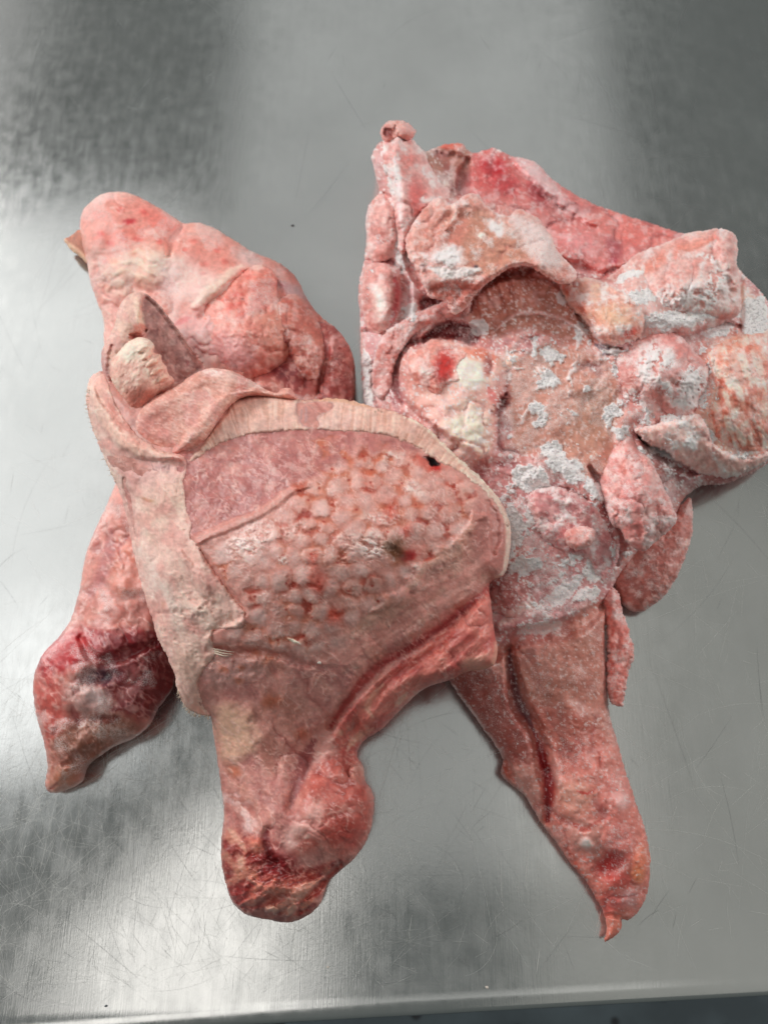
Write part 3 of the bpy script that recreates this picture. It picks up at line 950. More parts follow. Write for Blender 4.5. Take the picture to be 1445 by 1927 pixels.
Rr.paint(Rr.line([(925, 625), (980, 590), (1060, 602), (1110, 640)], 5, 4), (216, 176, 172), 0.7)
for ln in [[(1003, 640), (1006, 680), (1022, 712)], [(1030, 700), (1000, 760), (975, 800)], [(1091, 625), (1082, 690), (1060, 770)], [(955, 720), (960, 700), (985, 692)], [(1060, 770), (1075, 700)]]:
    g_ = Rr.line(ln, 3, 4, 9, 3) * sst(0.40, 0.55, Rr.n(12, 3, 87))
    Rr.lift(g_, 1.3); Rr.paint(g_, (236, 214, 210), 0.8); Rr.frost(g_ * 0.6)
# lobe between the curved muscle and the pillow
Rr.lift(Rr.poly([(1060, 520), (1130, 520), (1190, 560), (1210, 610), (1180, 650), (1130, 640), (1090, 590)], 12, 6), 8)
Rr.paint(Rr.poly([(1110, 560), (1190, 560), (1205, 610), (1160, 630), (1120, 610)], 12, 8), (220, 168, 142), 0.7)
Rr.paint(Rr.line([(1050, 530), (1075, 545), (1090, 590)], 12, 8), (206, 112, 90), 0.8)
Rr.paint(Rr.spot(1180, 628, 20, 9, -20), (204, 84, 70), 0.8)
Rr.lift(Rr.line([(1085, 590), (1120, 640), (1170, 655)], 6, 6), -7)
Rr.paint(Rr.line([(1120, 650), (1145, 660), (1135, 668)], 7, 5), (86, 84, 104), 0.8)
# pillow at the right
Rr.paint(Rr.poly([(1160, 520), (1260, 460), (1385, 470), (1390, 600), (1300, 640), (1210, 630)], 18, 12), (224, 176, 168), 0.85)
Rr.lift(Rr.poly([(1160, 520), (1260, 460), (1385, 440), (1390, 560), (1300, 625), (1220, 610)], 26, 6), 11)
Rr.paint(Rr.line([(1180, 510), (1250, 490), (1330, 470)], 10, 8), (222, 138, 122), 0.6)
Rr.lift(Rr.line([(1220, 640), (1300, 635), (1350, 610), (1392, 615)], 8, 8), -8)
Rr.paint(Rr.line([(1290, 640), (1340, 615), (1390, 600)], 12, 10), (196, 140, 138), 0.7)
# orange streaked pillow below
ep = Rr.poly([(1330, 660), (1370, 630), (1500, 640), (1520, 800), (1400, 870), (1330, 850), (1310, 780), (1335, 720)], 16, 8)
Rr.paint(ep, (224, 164, 146), 0.9); Rr.lift(ep, 5)
f = Rr.n(13, 4, 61, 75, 3.0)
Rr.paint(ep * sst(0.5, 0.66, f), (212, 118, 96), 0.75)
Rr.paint(ep * sst(0.55, 0.7, Rr.n(15, 4, 62, 70, 2.6)), (238, 206, 190), 0.6)
Rr.paint(Rr.poly([(1395, 540), (1450, 590), (1500, 650), (1420, 640), (1392, 590)], 10, 8), (228, 196, 178), 0.8)
Rr.lift(Rr.line([(1390, 500), (1388, 560), (1395, 620)], 9, 9), -6)
# under lip of the frosted shelf on the right
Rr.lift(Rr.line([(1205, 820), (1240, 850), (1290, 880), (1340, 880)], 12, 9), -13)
Rr.paint(Rr.line([(1195, 815), (1230, 850), (1270, 890), (1280, 920)], 14, 12), (140, 82, 80), 0.75)  # shade under the lip, put in as darker colour
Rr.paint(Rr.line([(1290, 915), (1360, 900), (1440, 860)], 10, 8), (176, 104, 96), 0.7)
Rr.paint(Rr.line([(1205, 812), (1260, 835), (1320, 880), (1400, 870)], 10, 8), (232, 216, 210), 0.8)
Rr.lift(Rr.line([(1205, 808), (1260, 830), (1320, 872), (1400, 862)], 10, 8), 5)
# lower half of the body
Rr.paint(Rr.poly([(900, 900), (1000, 870), (1110, 940), (1160, 1050), (1100, 1150), (980, 1190), (930, 1100)], 24, 14), (196, 136, 136), 0.7)
Rr.paint(Rr.poly([(985, 1000), (1050, 980), (1060, 1060), (1020, 1100), (980, 1080)], 12, 8), (206, 142, 138), 0.7)
Rr.paint(Rr.poly([(930, 1060), (980, 1020), (1000, 1120), (940, 1160)], 10, 8), (184, 112, 106), 0.7)
Rr.lift(Rr.line([(1110, 880), (1150, 940), (1170, 1010), (1160, 1060)], 10, 10), -10)
Rr.paint(Rr.line([(1115, 890), (1130, 940), (1150, 1010)], 8, 8), (140, 66, 66), 0.6)
# body swells over the shank
Rr.lift(Rr.line([(930, 1240), (975, 1200), (1035, 1192), (1100, 1168), (1145, 1125)], 16, 14), -11)
Rr.lift(Rr.line([(940, 1180), (1020, 1160), (1095, 1135), (1140, 1080)], 18, 14), 5)
Rr.paint(Rr.line([(940, 1175), (980, 1150), (1020, 1140)], 14, 8), (226, 200, 192), 0.8)
# --- shank
leg = Rr.poly([(840, 1230), (970, 1210), (1040, 1195), (1150, 1140), (1300, 1400), (1300, 1800), (1000, 1800), (800, 1300)], 10, 6)
Rr.C = Rr.C * (1 - leg[..., None]) + leg[..., None] * Rr.base([(204, 140, 126), (188, 118, 106), (210, 148, 136), (182, 116, 108)], 55, 5, 70, 1.8)
Rr.paint(Rr.poly([(1000, 1250), (1130, 1200), (1140, 1330), (1110, 1400), (1030, 1400)], 20, 12), (186, 120, 104), 0.6)
Rr.paint(Rr.poly([(1000, 1330), (1060, 1330), (1130, 1370), (1100, 1440), (1040, 1420)], 18, 10), (176, 84, 70), 0.6)
Rr.paint(Rr.poly([(850, 1290), (940, 1270), (1000, 1400), (960, 1440), (900, 1360)], 16, 10), (158, 80, 72), 0.7)
Rr.paint(Rr.line([(1143, 1180), (1146, 1300), (1165, 1400)], 10, 10), (196, 146, 138), 0.7)
low = Rr.poly([(1040, 1430), (1170, 1400), (1240, 1600), (1200, 1760), (1120, 1780), (1040, 1600)], 24, 8)
Rr.paint(low, (212, 124, 112), 0.85)
cr = [(958, 1225), (964, 1270), (980, 1330), (1008, 1380), (1026, 1440), (1034, 1490), (1030, 1545)]
Rr.lift(Rr.line(cr, 14, 18), -7.5)
Rr.paint(Rr.line(cr[:4], 8, 7), (106, 56, 60), 0.85)
Rr.paint(Rr.line(cr[3:], 10, 7), (142, 32, 34), 0.95)
Rr.paint(Rr.line([(1020, 1400), (1040, 1430), (1060, 1500)], 9, 6), (222, 150, 138), 0.6)
Rr.lift(Rr.line([(1024, 1380), (1042, 1430), (1050, 1480)], 9, 7), 3)
Rr.lift(Rr.line([(968, 1240), (984, 1330), (1010, 1385), (1030, 1450)], 9, 10), -4)
for (x, y, a, b, an, c_) in [(1080, 1500, 36, 34, 20, (222, 158, 140)), (1100, 1570, 36, 30, 20, (220, 158, 146)), (1165, 1580, 28, 40, 0, (214, 126, 118)),
                             (1160, 1490, 26, 36, -10, (214, 140, 132)), (1172, 1508, 13, 15, 0, (228, 176, 170)), (1080, 1640, 30, 18, 40, (216, 138, 120))]:
    Rr.paint(Rr.spot(x, y, a, b, an), c_, 0.8); Rr.lift(Rr.spot(x, y, a, b, an, 0.8), 3.5)
Rr.paint(Rr.spot(1104, 1588, 10, 10, 0), (240, 214, 208), 0.9); Rr.lift(Rr.spot(1104, 1588, 10, 10), 2.5)
Rr.paint(Rr.line([(1045, 1535), (1070, 1550), (1105, 1560), (1130, 1545)], 4, 6, 9, 3), (188, 72, 62), 0.6)
Rr.paint(Rr.line([(1085, 1488), (1105, 1492), (1118, 1485)], 3, 3), (196, 64, 56), 0.7)
Rr.lift(Rr.line([(1045, 1535), (1070, 1550), (1105, 1560)], 9, 14, 9), -2.2)
Rr.lift(Rr.line([(1125, 1430), (1128, 1500), (1122, 1560), (1135, 1610)], 9, 14, 12), -2.4)
Rr.paint(Rr.spot(1129, 1525, 8, 18, -15, 0.8, 9, 4), (176, 92, 92), 0.5)
Rr.paint(Rr.spot(1150, 1625, 28, 18, -30, 0.6, 8), (180, 58, 56), 0.85); Rr.lift(Rr.spot(1150, 1628, 28, 18, -30), -5)
Rr.paint(Rr.spot(1165, 1655, 26, 16, 0), (190, 76, 70), 0.6)
Rr.paint(Rr.spot(1205, 1620, 14, 34, 5), (222, 126, 98), 0.8); Rr.lift(Rr.spot(1205, 1625, 12, 34, 5), 4)
Rr.paint(Rr.spot(1200, 1645, 12, 14, 0), (212, 134, 88), 0.5)
Rr.paint(Rr.spot(1175, 1690, 30, 16, -30, 0.6, 8), (220, 170, 170), 0.7)
Rr.paint(Rr.spot(1150, 1700, 22, 22, 0), (196, 76, 68), 0.6)
Rr.paint(Rr.spot(1152, 1745, 17, 28, 25), (218, 128, 110), 0.95)
Rr.paint(Rr.line([(1060, 1590), (1090, 1640), (1120, 1690)], 7, 6), (186, 80, 66), 0.6)
Rr.lift(Rr.line([(1138, 1722), (1172, 1728)], 5, 4), -2.5)
Rr.paint(Rr.spot(945, 1452, 15, 20, -30), (168, 84, 70), 0.8)
Rr.lift(Rr.line([(950, 1430), (968, 1470)], 6, 5), -5)
# grain and frost
nm = (1 - mus) * (1 - cur) * (1 - 0.5 * kn) * (1 - 0.55 * leg)
Rr.crease(nm * (1 - leg), 80, 6.0, 1, (156, 80, 80), 0.5)
Rr.crease(nm * (1 - leg), 34, 1.6, 2, (170, 96, 94), 0.35)
Rr.crease(leg, 60, 1.6, 3, (150, 60, 54), 0.35, 70, 1.8)
Rr.tissue(1 - leg * 0.5, (230, 204, 202), 18, 0.06, 0.5, 0, 1, 0.7)
Rr.tissue(leg, (212, 160, 150), 26, 0.04, 0.3, 70, 2.2, 0.2, 3)
Rr.grain(6, 5, 31, 0.3)
big = Rr.n(34, 5, 41, 0, 1, 0.62)
fz = 0.08 + 0.36 * sst(0.46, 0.68, big)
fz = fz * (1 - 0.75 * mus) * (1 - 0.85 * cur) * (1 - 0.55 * leg) * (1 - 0.6 * kn)
rear = Rr.poly([(850, 270), (1300, 440), (1180, 520), (900, 380)], 20, 10)
fz = fz * (1 - 0.7 * rear)
fz += 0.22 * mus * sst(0.45, 0.6, big)
clumps = [(1033, 717, 18, 15, 0), (1010, 765, 17, 13, 0), (1020, 790, 13, 16, 0), (1091, 624, 11, 20, 0), (1003, 652, 6, 22, 0), (1062, 873, 46, 19, 40), (1045, 850, 22, 18, 30), (1116, 917, 20, 10, 35),
          (1233, 683, 40, 24, 30), (1215, 730, 24, 26, 0), (1291, 812, 52, 22, 10), (1150, 780, 12, 24, 10), (1036, 970, 22, 9, 10), (1105, 735, 10, 8, 0), (1180, 700, 16, 20, 0), (1065, 1110, 40, 14, -30),
          (1130, 1060, 24, 40, 20), (1040, 930, 40, 12, 20), (960, 1000, 16, 50, 0), (1330, 560, 40, 46, 0), (1260, 600, 46, 20, 0), (1200, 510, 40, 10, -20), (1330, 490, 24, 10, 20),
          (1170, 810, 16, 12, 0), (920, 1000, 30, 24, 0), (740, 330, 12, 50, 0), (770, 600, 16, 26, 0), (690, 720, 12, 60, 0), (900, 615, 16, 18, 30), (1020, 1180, 40, 12, -10),
          (1195, 850, 18, 12, 0), (1255, 850, 40, 12, 25), (1300, 740, 20, 16, 0), (1390, 480, 14, 10, 0), (1160, 660, 30, 10, 0), (1000, 900, 40, 24, 20), (1090, 960, 30, 20, 0), (990, 1060, 30, 16, 0), (1100, 1120, 26, 9, -25), (870, 520, 20, 10, 0), (760, 470, 14, 40, 0), (740, 400, 12, 30, 0),
          (1350, 620, 30, 10, -10), (1420, 600, 24, 40, 0), (1200, 560, 24, 14, 0), (1060, 560, 20, 8, 0), (1040, 670, 24, 14, 0), (1130, 620, 20, 12, 0), (1340, 870, 30, 14, 10), (700, 560, 8, 60, 0)]
cm = np.zeros(Rr.U.shape)
for (x, y, a, b, an) in clumps:
    cm = np.maximum(cm, Rr.spot(x, y, a, b, an, 0.55, 12, 5))
extra_ = sst(0.55, 0.68, Rr.n(20, 5, 44, 0, 1, 0.7)) * Rr.poly([(960, 640), (1150, 640), (1400, 620), (1420, 880), (1180, 1050), (1150, 1150), (960, 1190), (920, 950), (960, 800)], 40, 20)
cm = np.maximum(cm, 0.9 * extra_ * (1 - 0.5 * mus))
cm = (1 - 0.35 * sst(1000, 1120, Rr.V)) * sst(0.36, 0.52, cm * (0.35 + 1.1 * Rr.n(13, 5, 47, 0, 1, 0.72)))
rs = np.random.RandomState(19)
for (x, y, a, b, an) in [(770, 640, 26, 12, 10), (1115, 690, 20, 12, 30), (1150, 940, 14, 26, 10), (1070, 960, 22, 10, 0), (905, 900, 14, 20, 0), (1190, 640, 18, 8, 20), (870, 350, 12, 20, 0), (1300, 870, 22, 8, 20), (1000, 640, 20, 8, -20), (960, 880, 26, 10, 10)]:
    q = Rr.spot(x, y, a, b, an, 0.8, 14, 5)
    Rr.lift(q, -3.5); Rr.paint(q, (162, 86, 88), 0.6)
Rr.frost(fz, 1.0)
Rr.frost(cm, 1.0)
Rr.paint(cm, (252, 242, 238), 0.97)
Rr.lift(cm * Rr.n(4, 2, 48), 1.8)
Rr.paint(sst(0.55, 0.75, Rr.n(12, 4, 49)) * (1 - mus) * (1 - leg), (226, 196, 196), 0.45)
sp = sst(0.66, 0.74, Rr.n(4.2, 2, 50)) * (1 - 0.5 * mus) * (1 - 0.8 * rear) * (1 - 0.45 * leg)
Rr.paint(sp * (0.35 + 0.65 * (1 - leg)), (230, 206, 204), 0.6)
Rr.frost(sp * 0.8)
Rr.wet(leg, 0.75); Rr.wet(mus, 0.65); Rr.wet(rear, 0.7)
Rr.build('body', M_FROST, tR, bR)
# ---- loose flaps and lumps of the right piece
def flap(name, out, T, thick, cols, seed, R=12, jag=2.0, frost=0.5, mat=None, step=2.0, lift=2.0, csc=22, extra=None, parent=None, base_=None, sc=18):
    s = Sheet(out, T=T, thick=thick, R=R, seed=seed, jag=jag, step=step)
    s.C = s.base(cols, csc)
    s.lift(s.n(sc * 1.6, 3, 2) - 0.5, lift)
    s.paint(sst(0.5, 0.68, s.n(17, 4, 83)), (200, 124, 114), 0.5)
    s.paint(sst(0.52, 0.7, s.n(15, 4, 84)), (230, 196, 190), 0.5)
    if extra:
        extra(s)
    s.crease(1.0, 44, lift * 0.7, 1, (176, 98, 92), 0.4)
    s.tissue(1.0, (234, 208, 204), 14, 0.07, 0.5, 0, 1, 0.6)
    s.grain(9, 5, 31, 0.35)
    if frost:
        f_ = s.n(20, 5, 41, 0, 1, 0.62)
        s.frost(frost * 0.6 * sst(0.42, 0.70, f_))
        c_ = sst(0.60, 0.78, f_) * frost
        s.paint(c_, (232, 214, 214), 0.7)
        s.lift(c_ * s.n(4, 2, 48), 1.2)
        e_ = 1 - sst(0, 7, s.d)
        s.frost(e_ * 0.55 * frost)
        s.paint(e_, (228, 196, 192), 0.4 * frost)
    s.build(name, mat or M_FROST, parent or tR, base_ or bR)
    return s


def exA(s):
    s.lift(s.line([(790, 540), (850, 575), (880, 560), (950, 500), (1010, 500)], 10, 9), 3)
    s.paint(s.poly([(850, 400), (905, 400), (985, 440), (1000, 480), (960, 500), (900, 520), (840, 480), (835, 440)], 10, 8), (196, 138, 118), 0.85)
    s.paint(s.spot(855, 440, 20, 40, 30), (202, 122, 110), 0.6)
    s.paint(s.spot(905, 443, 8, 6, 0, 0.3), (236, 216, 206), 0.9)
    s.lift(s.poly([(850, 400), (905, 400), (985, 440), (1000, 480), (960, 500), (900, 500), (840, 480), (835, 440)], 16, 8), -4)
    s.paint(s.poly([(790, 540), (850, 530), (910, 540), (870, 575), (810, 565)], 8, 6), (186, 106, 94), 0.85)
    s.lift(s.poly([(790, 545), (850, 535), (920, 545), (870, 600), (800, 590)], 9, 6), -5)
    s.paint(s.line([(845, 375), (858, 400), (845, 420)], 4, 3), (226, 192, 182), 0.9)
    s.lift(s.line([(855, 372), (858, 400), (838, 432)], 5, 4), 3)
    m = s.spot(843, 483, 30, 20, 15, 0.5, 10, 4)
    s.paint(m, (234, 216, 218), 0.9); s.lift(m * s.n(4, 2, 5), 1.8); s.frost(m)
    m = s.spot(935, 428, 18, 14, 40, 0.5, 10, 4)
    s.paint(m, (232, 208, 206), 0.85); s.frost(m)
    m = s.line([(810, 505), (850, 515), (900, 508)], 10, 8)
    s.paint(m, (234, 206, 200), 0.7); s.frost(m); s.lift(m * s.n(4, 2, 5), 1.8)
    m = s.poly([(965, 395), (1035, 440), (1060, 500), (1000, 490), (970, 430)], 12, 10)
    s.frost(m * 0.75); s.paint(m, (216, 160, 150), 0.5)
    s.paint(s.spot(895, 502, 4, 4), (70, 60, 70), 0.8)


flap('frozen_flap', [(795, 395), (824, 372), (850, 384), (876, 366), (899, 367), (916, 388), (942, 404), (960, 405), (975, 393), (1009, 410), (1036, 445), (1052, 477), (1080, 505),
                     (1082, 526), (1052, 534), (1012, 510), (986, 500), (953, 508), (922, 530), (893, 556), (875, 583), (850, 590), (836, 566), (806, 558), (788, 515), (764, 474), (768, 438)],
     T=[(790, 420, 76), (890, 380, 82), (980, 410, 80), (1070, 510, 82), (960, 490, 92), (860, 470, 88), (800, 530, 82), (860, 570, 80), (1010, 480, 90)], thick=9,
     cols=[(214, 150, 138), (204, 136, 122), (222, 166, 154)], seed=31, frost=0.8, extra=exA, R=14, lift=3)


def exF(s):
    s.lift(s.line([(1175, 840), (1200, 920), (1220, 1000)], 20, 16), 4)
    s.paint(s.line([(1170, 900), (1200, 960)], 14, 12), (202, 130, 128), 0.6)


flap('meat_chunk', [(1158, 812), (1172, 806), (1190, 816), (1203, 844), (1228, 872), (1247, 915), (1270, 962), (1272, 982), (1256, 1000), (1230, 1022), (1208, 1038), (1180, 1022), (1166, 998),
                    (1150, 985), (1135, 945), (1128, 893), (1145, 850)],
     T=[(1170, 820, 68), (1150, 900, 72), (1200, 930, 82), (1260, 980, 72), (1200, 1030, 68)], thick=18, cols=[(214, 148, 142), (206, 132, 126), (222, 166, 160)], seed=32, R=22, frost=0.75, extra=exF, lift=4)
flap('meat_chunk', [(1060, 1008), (1070, 996), (1095, 990), (1116, 996), (1119, 1012), (1108, 1028), (1085, 1036), (1068, 1026)],
     T=[(1090, 1010, 80)], thick=12, cols=[(218, 156, 148), (210, 138, 130)], seed=33, R=13, frost=0.6, lift=3, sc=12)


def exC(s):
    s.lift(s.spot(1250, 690, 70, 55, 10, 0.7), 7)
    for (x, y, a, b, an) in [(1240, 675, 34, 24, 20), (1210, 700, 30, 14, 60), (1305, 720, 26, 30, 0), (1195, 745, 20, 16, 0), (1290, 760, 30, 12, 0), (1250, 730, 26, 12, 50), (1215, 775, 20, 12, 0)]:
        m = s.spot(x, y, a, b, an, 0.6, 14, 6) * sst(0.40, 0.47, s.n(11, 5, 47, 0, 1, 0.72))
        s.paint(m, (234, 220, 220), 0.85); s.frost(m); s.lift(m * s.n(4, 2, 5), 1.8)
    s.paint(s.spot(1270, 650, 34, 22, 10), (216, 140, 134), 0.6)


flap('frosted_lobe', [(1140, 660), (1165, 645), (1200, 632), (1215, 630), (1230, 620), (1262, 620), (1285, 638), (1306, 664), (1326, 682), (1334, 702), (1330, 730), (1315, 755), (1322, 775), (1300, 800),
                      (1250, 800), (1200, 805), (1170, 790), (1160, 740), (1145, 700)],
     T=[(1150, 670, 68), (1240, 630, 74), (1320, 700, 76), (1300, 790, 66), (1180, 780, 66), (1240, 710, 84)], thick=14, cols=[(206, 142, 136), (198, 130, 124), (214, 154, 148)], seed=34, R=24, frost=0.7, extra=exC, lift=3)


def exD(s):
    s.paint(s.line([(1190, 520), (1260, 480), (1340, 450)], 12, 10), (220, 136, 120), 0.7)
    s.lift(s.line([(1350, 440), (1370, 480), (1385, 540)], 14, 14), 5)
    for (x, y, a, b, an) in [(1270, 560, 50, 26, -20), (1340, 545, 20, 40, 20), (1250, 600, 50, 16, 10), (1330, 486, 22, 10, 10), (1185, 515, 22, 7, -35), (1310, 590, 30, 12, -20)]:
        m = s.spot(x, y, a, b, an, 0.7, 14, 6) * sst(0.41, 0.48, s.n(11, 5, 47, 0, 1, 0.72))
        s.paint(m, (236, 218, 214), 0.8); s.frost(m); s.lift(m * s.n(4, 2, 5), 1.6)


flap('frosted_fold', [(1140, 530), (1165, 505), (1195, 478), (1250, 458), (1292, 440), (1320, 434), (1345, 430), (1372, 434), (1386, 452), (1386, 500), (1392, 540), (1390, 590), (1350, 612),
                      (1300, 632), (1250, 628), (1215, 615), (1200, 580), (1170, 555)],
     T=[(1150, 530, 62), (1250, 465, 60), (1350, 440, 74), (1380, 560, 74), (1300, 620, 66), (1280, 540, 88), (1220, 600, 68)], thick=22, cols=[(222, 170, 160), (214, 154, 146), (228, 186, 178)], seed=35, R=34, frost=0.75, extra=exD, lift=4)

flap('bone_end', [(720, 262), (716, 246), (724, 232), (742, 226), (760, 229), (776, 238), (780, 252), (770, 264), (745, 262), (732, 270)],
     T=[(750, 245, 66)], thick=20, cols=[(214, 156, 146), (196, 126, 118)], seed=36, R=22, frost=0.3, lift=4, sc=14,
     extra=lambda s: (s.lift(s.spot(728, 250, 7, 8), -5), s.paint(s.spot(728, 250, 8, 9), (150, 80, 76), 0.9), s.lift(s.line([(744, 236), (736, 262)], 4, 4), -3)))

flap('tail_flap', [(1165, 1045), (1200, 1010), (1250, 985), (1285, 945), (1300, 940), (1303, 985), (1297, 1022), (1276, 1080), (1246, 1124), (1211, 1149), (1180, 1146), (1160, 1120), (1150, 1080)],
     T=[(1180, 1060, 22), (1290, 960, 24), (1200, 1140, 16), (1250, 1070, 26)], thick=16, cols=[(190, 116, 106), (176, 104, 94), (200, 132, 122)], seed=37, R=30, frost=0.5, lift=2, csc=34)
flap('side_tuft', [(1136, 1120), (1160, 1110), (1172, 1150), (1182, 1185), (1192, 1222), (1190, 1245), (1182, 1262), (1178, 1296), (1170, 1328), (1150, 1322), (1140, 1290), (1142, 1200)],
     T=[(1150, 1140, 34), (1180, 1230, 30), (1160, 1310, 22)], thick=16, cols=[(214, 130, 120), (206, 110, 100), (220, 150, 140)], seed=38, R=22, frost=0.7, lift=4, sc=12, jag=4)


def grid_sample(b, A, U, V):
    x = np.clip((U - b.U[0, 0]) / b.step, 0, b.U.shape[0] - 1.001)
    y = np.clip((V - b.V[0, 0]) / b.step, 0, b.U.shape[1] - 1.001)
    i, j = x.astype(int), y.astype(int)
    fx, fy = x - i, y - j
    return A[i, j] * (1 - fx) * (1 - fy) + A[i + 1, j] * fx * (1 - fy) + A[i, j + 1] * (1 - fx) * fy + A[i + 1, j + 1] * fx * fy


def fold_on(body, name, out, off, Rd, seed, cols, parent, base_, mat, frost=0.6, jag=2.5, lift=3, extra=None, csc=20, soft=10, under=4):
    hard = 'lump' not in name
    """a torn fold or lump that grows out of a body: off mm proud of it"""
    s = Sheet(out, T=[(0, 0, 50)], thick=5, R=Rd, seed=seed, jag=jag, step=2.0)
    hb = grid_sample(body, blur(body.H, soft), s.U, s.V)
    hr = grid_sample(body, body.H, s.U, s.V)
    s.H = np.maximum(hb + off * (s.prof(s.d / Rd) if hard else sst(-0.15, 1, s.d / Rd)), hr + 0.8 * np.clip(s.d / 8, 0, 1))
    s.Ed = np.minimum(hb, hr) - 0.3
    s.Bt = s.Ed - under
    s.C = s.base(cols, csc)
    s.lift(s.n(30, 3, 2) - 0.5, lift)
    s.crease(1.0, 40, lift * 0.6, 1, (164, 84, 80), 0.4)
    s.paint(sst(0.5, 0.7, s.n(15, 4, 84)), (230, 192, 186), 0.45)
    if extra:
        extra(s)
    s.tissue(1.0, (236, 208, 202), 14, 0.06, 0.45, 0, 1, 0.5)
    s.grain(9, 5, 31, 0.35)
    if frost:
        f_ = s.n(20, 5, 41, 0, 1, 0.62)
        s.frost(frost * 0.7 * sst(0.42, 0.68, f_))
        c_ = sst(0.56, 0.74, f_) * frost
        s.paint(c_, (244, 230, 228), 0.8)
        s.lift(c_ * s.n(4, 2, 48), 1.4)
        e_ = 1 - sst(0, 9, s.d)
        s.frost(e_ * 0.6 * frost)
        s.paint(e_, (236, 206, 202), 0.5 * frost)
    s.build(name, mat, parent, base_)
    return s


FP = [(214, 150, 142), (204, 136, 128), (222, 166, 158)]
def x1(s):
    s.paint(s.spot(786, 372, 16, 34, -10), (208, 96, 92), 0.7)
    s.paint(s.spot(768, 300, 12, 18, 0), (218, 120, 112), 0.6)
    s.paint(s.line([(742, 300), (748, 350), (752, 410)], 7, 8), (238, 220, 220), 0.7)
def x3(s):
    s.paint(s.spot(716, 568, 13, 30, -6, 0.8, 8, 4), (244, 222, 214), 0.9)
    s.paint(s.line([(742, 520), (750, 560), (738, 605)], 6, 8), (184, 64, 68), 0.8)
def x5(s):
    s.paint(s.spot(834, 690, 18, 28, 10), (196, 52, 48), 0.9); s.lift(s.spot(836, 692, 14, 24, 10, 0.9, 8), -2)
    s.paint(s.line([(800, 655), (820, 648), (845, 650)], 6, 6), (226, 150, 138), 0.8)
def x4(s):
    s.paint(s.spot(1150, 595, 34, 20, 20, 0.7), (226, 178, 146), 0.7)
    s.paint(s.spot(1182, 628, 18, 9, -20), (200, 78, 66), 0.8)
    s.paint(s.line([(1060, 540), (1085, 560), (1100, 590)], 10, 8), (206, 104, 84), 0.7)
fold_on(Rr, 'flesh_ridge', [(720, 268), (745, 252), (775, 262), (800, 290), (822, 330), (846, 362), (836, 384), (806, 398), (780, 426), (768, 472), (750, 474), (742, 420), (738, 360), (728, 325), (716, 300)], 11, 24, 61, [(216, 148, 142), (222, 166, 160), (208, 136, 130)], tR, bR, M_FROST, 0.8, 2.5, 4, x1)
fold_on(Rr, 'flesh_lump', [(694, 398), (715, 374), (736, 384), (748, 420), (746, 466), (730, 490), (702, 494), (689, 470), (690, 430)], 6, 22, 62, FP, tR, bR, M_FROST, 0.5, 1.5, 3)
fold_on(Rr, 'flesh_lump', [(687, 505), (708, 492), (735, 500), (752, 530), (756, 570), (742, 608), (716, 628), (693, 622), (682, 590), (679, 545)], 7, 24, 63, FP, tR, bR, M_FROST, 0.5, 1.5, 2, x3)
fold_on(Rr, 'flesh_lump', [(1052, 535), (1085, 520), (1120, 526), (1155, 538), (1190, 558), (1213, 593), (1211, 625), (1186, 646), (1150, 652), (1122, 640), (1100, 606), (1072, 578)], 7, 26, 64, [(220, 160, 142), (212, 146, 130), (226, 176, 156)], tR, bR, M_FROST, 0.8, 2.5, 3, x4)
fold_on(Rr, 'flesh_lump', [(762, 680), (770, 655), (790, 652), (812, 636), (838, 640), (858, 648), (880, 668), (862, 690), (866, 716), (840, 724), (824, 745), (796, 730), (776, 722)], 6, 26, 65, [(222, 156, 144), (214, 140, 128), (228, 176, 164)], tR, bR, M_FROST, 0.4, 2.5, 3, x5)
fold_on(Rr, 'torn_fold', [(1192, 810), (1215, 800), (1260, 790), (1310, 778), (1332, 800), (1348, 838), (1400, 858), (1440, 848), (1450, 862), (1420, 882), (1380, 897), (1325, 894), (1284, 876), (1250, 850), (1215, 834)], 9, 16, 66, [(224, 186, 176), (212, 160, 150), (230, 200, 192)], tR, bR, M_FROST, 1.0, 4, 4)
fold_on(Rr, 'torn_fold', [(698, 720), (706, 655), (735, 615), (775, 592), (820, 572), (866, 558), (886, 574), (876, 598), (830, 606), (790, 622), (762, 652), (744, 690), (732, 742), (712, 750)], 6, 14, 67, [(204, 138, 132), (192, 122, 114), (212, 152, 146)], tR, bR, M_FROST, 0.7, 2.5, 3)
fold_on(Rr, 'torn_fold', [(990, 930), (1030, 915), (1075, 925), (1120, 950), (1150, 1000), (1164, 1050), (1140, 1100), (1120, 1080), (1100, 1050), (1060, 1040), (1020, 1010), (1000, 970)], 6, 24, 68, [(206, 140, 138), (196, 126, 126), (216, 158, 156)], tR, bR, M_FROST, 0.8, 4, 4)
fold_on(Rr, 'flesh_lump', [(1330, 668), (1365, 636), (1420, 625), (1500, 640), (1500, 800), (1450, 845), (1400, 850), (1350, 830), (1330, 780), (1345, 730)], 7, 40, 69, [(228, 168, 150), (216, 138, 118), (236, 196, 180)], tR, bR, M_FROST, 0.4, 2.5, 3,
        lambda s: (s.paint(sst(0.5, 0.66, fbm(s.U, s.V, 12, 4, 61, 75, 3.0)), (208, 108, 88), 0.7), s.paint(sst(0.55, 0.7, fbm(s.U, s.V, 13, 4, 62, 70, 2.6)), (240, 212, 196), 0.7)))
fold_on(L, 'flesh_lump', [(596, 612), (625, 614), (652, 645), (664, 690), (662, 756), (640, 800), (606, 790), (598, 740), (612, 690)], 5, 22, 71, [(178, 92, 84), (160, 74, 70), (196, 116, 106)], tL, bL, M_MEAT, 0.2, 3, 3)
fold_on(L, 'torn_fold', [(520, 566), (556, 552), (592, 592), (614, 650), (596, 716), (560, 700), (536, 640), (504, 604)], 6, 22, 72, [(206, 130, 116), (194, 112, 100), (216, 148, 134)], tL, bL, M_MEAT, 0.4, 3, 4)
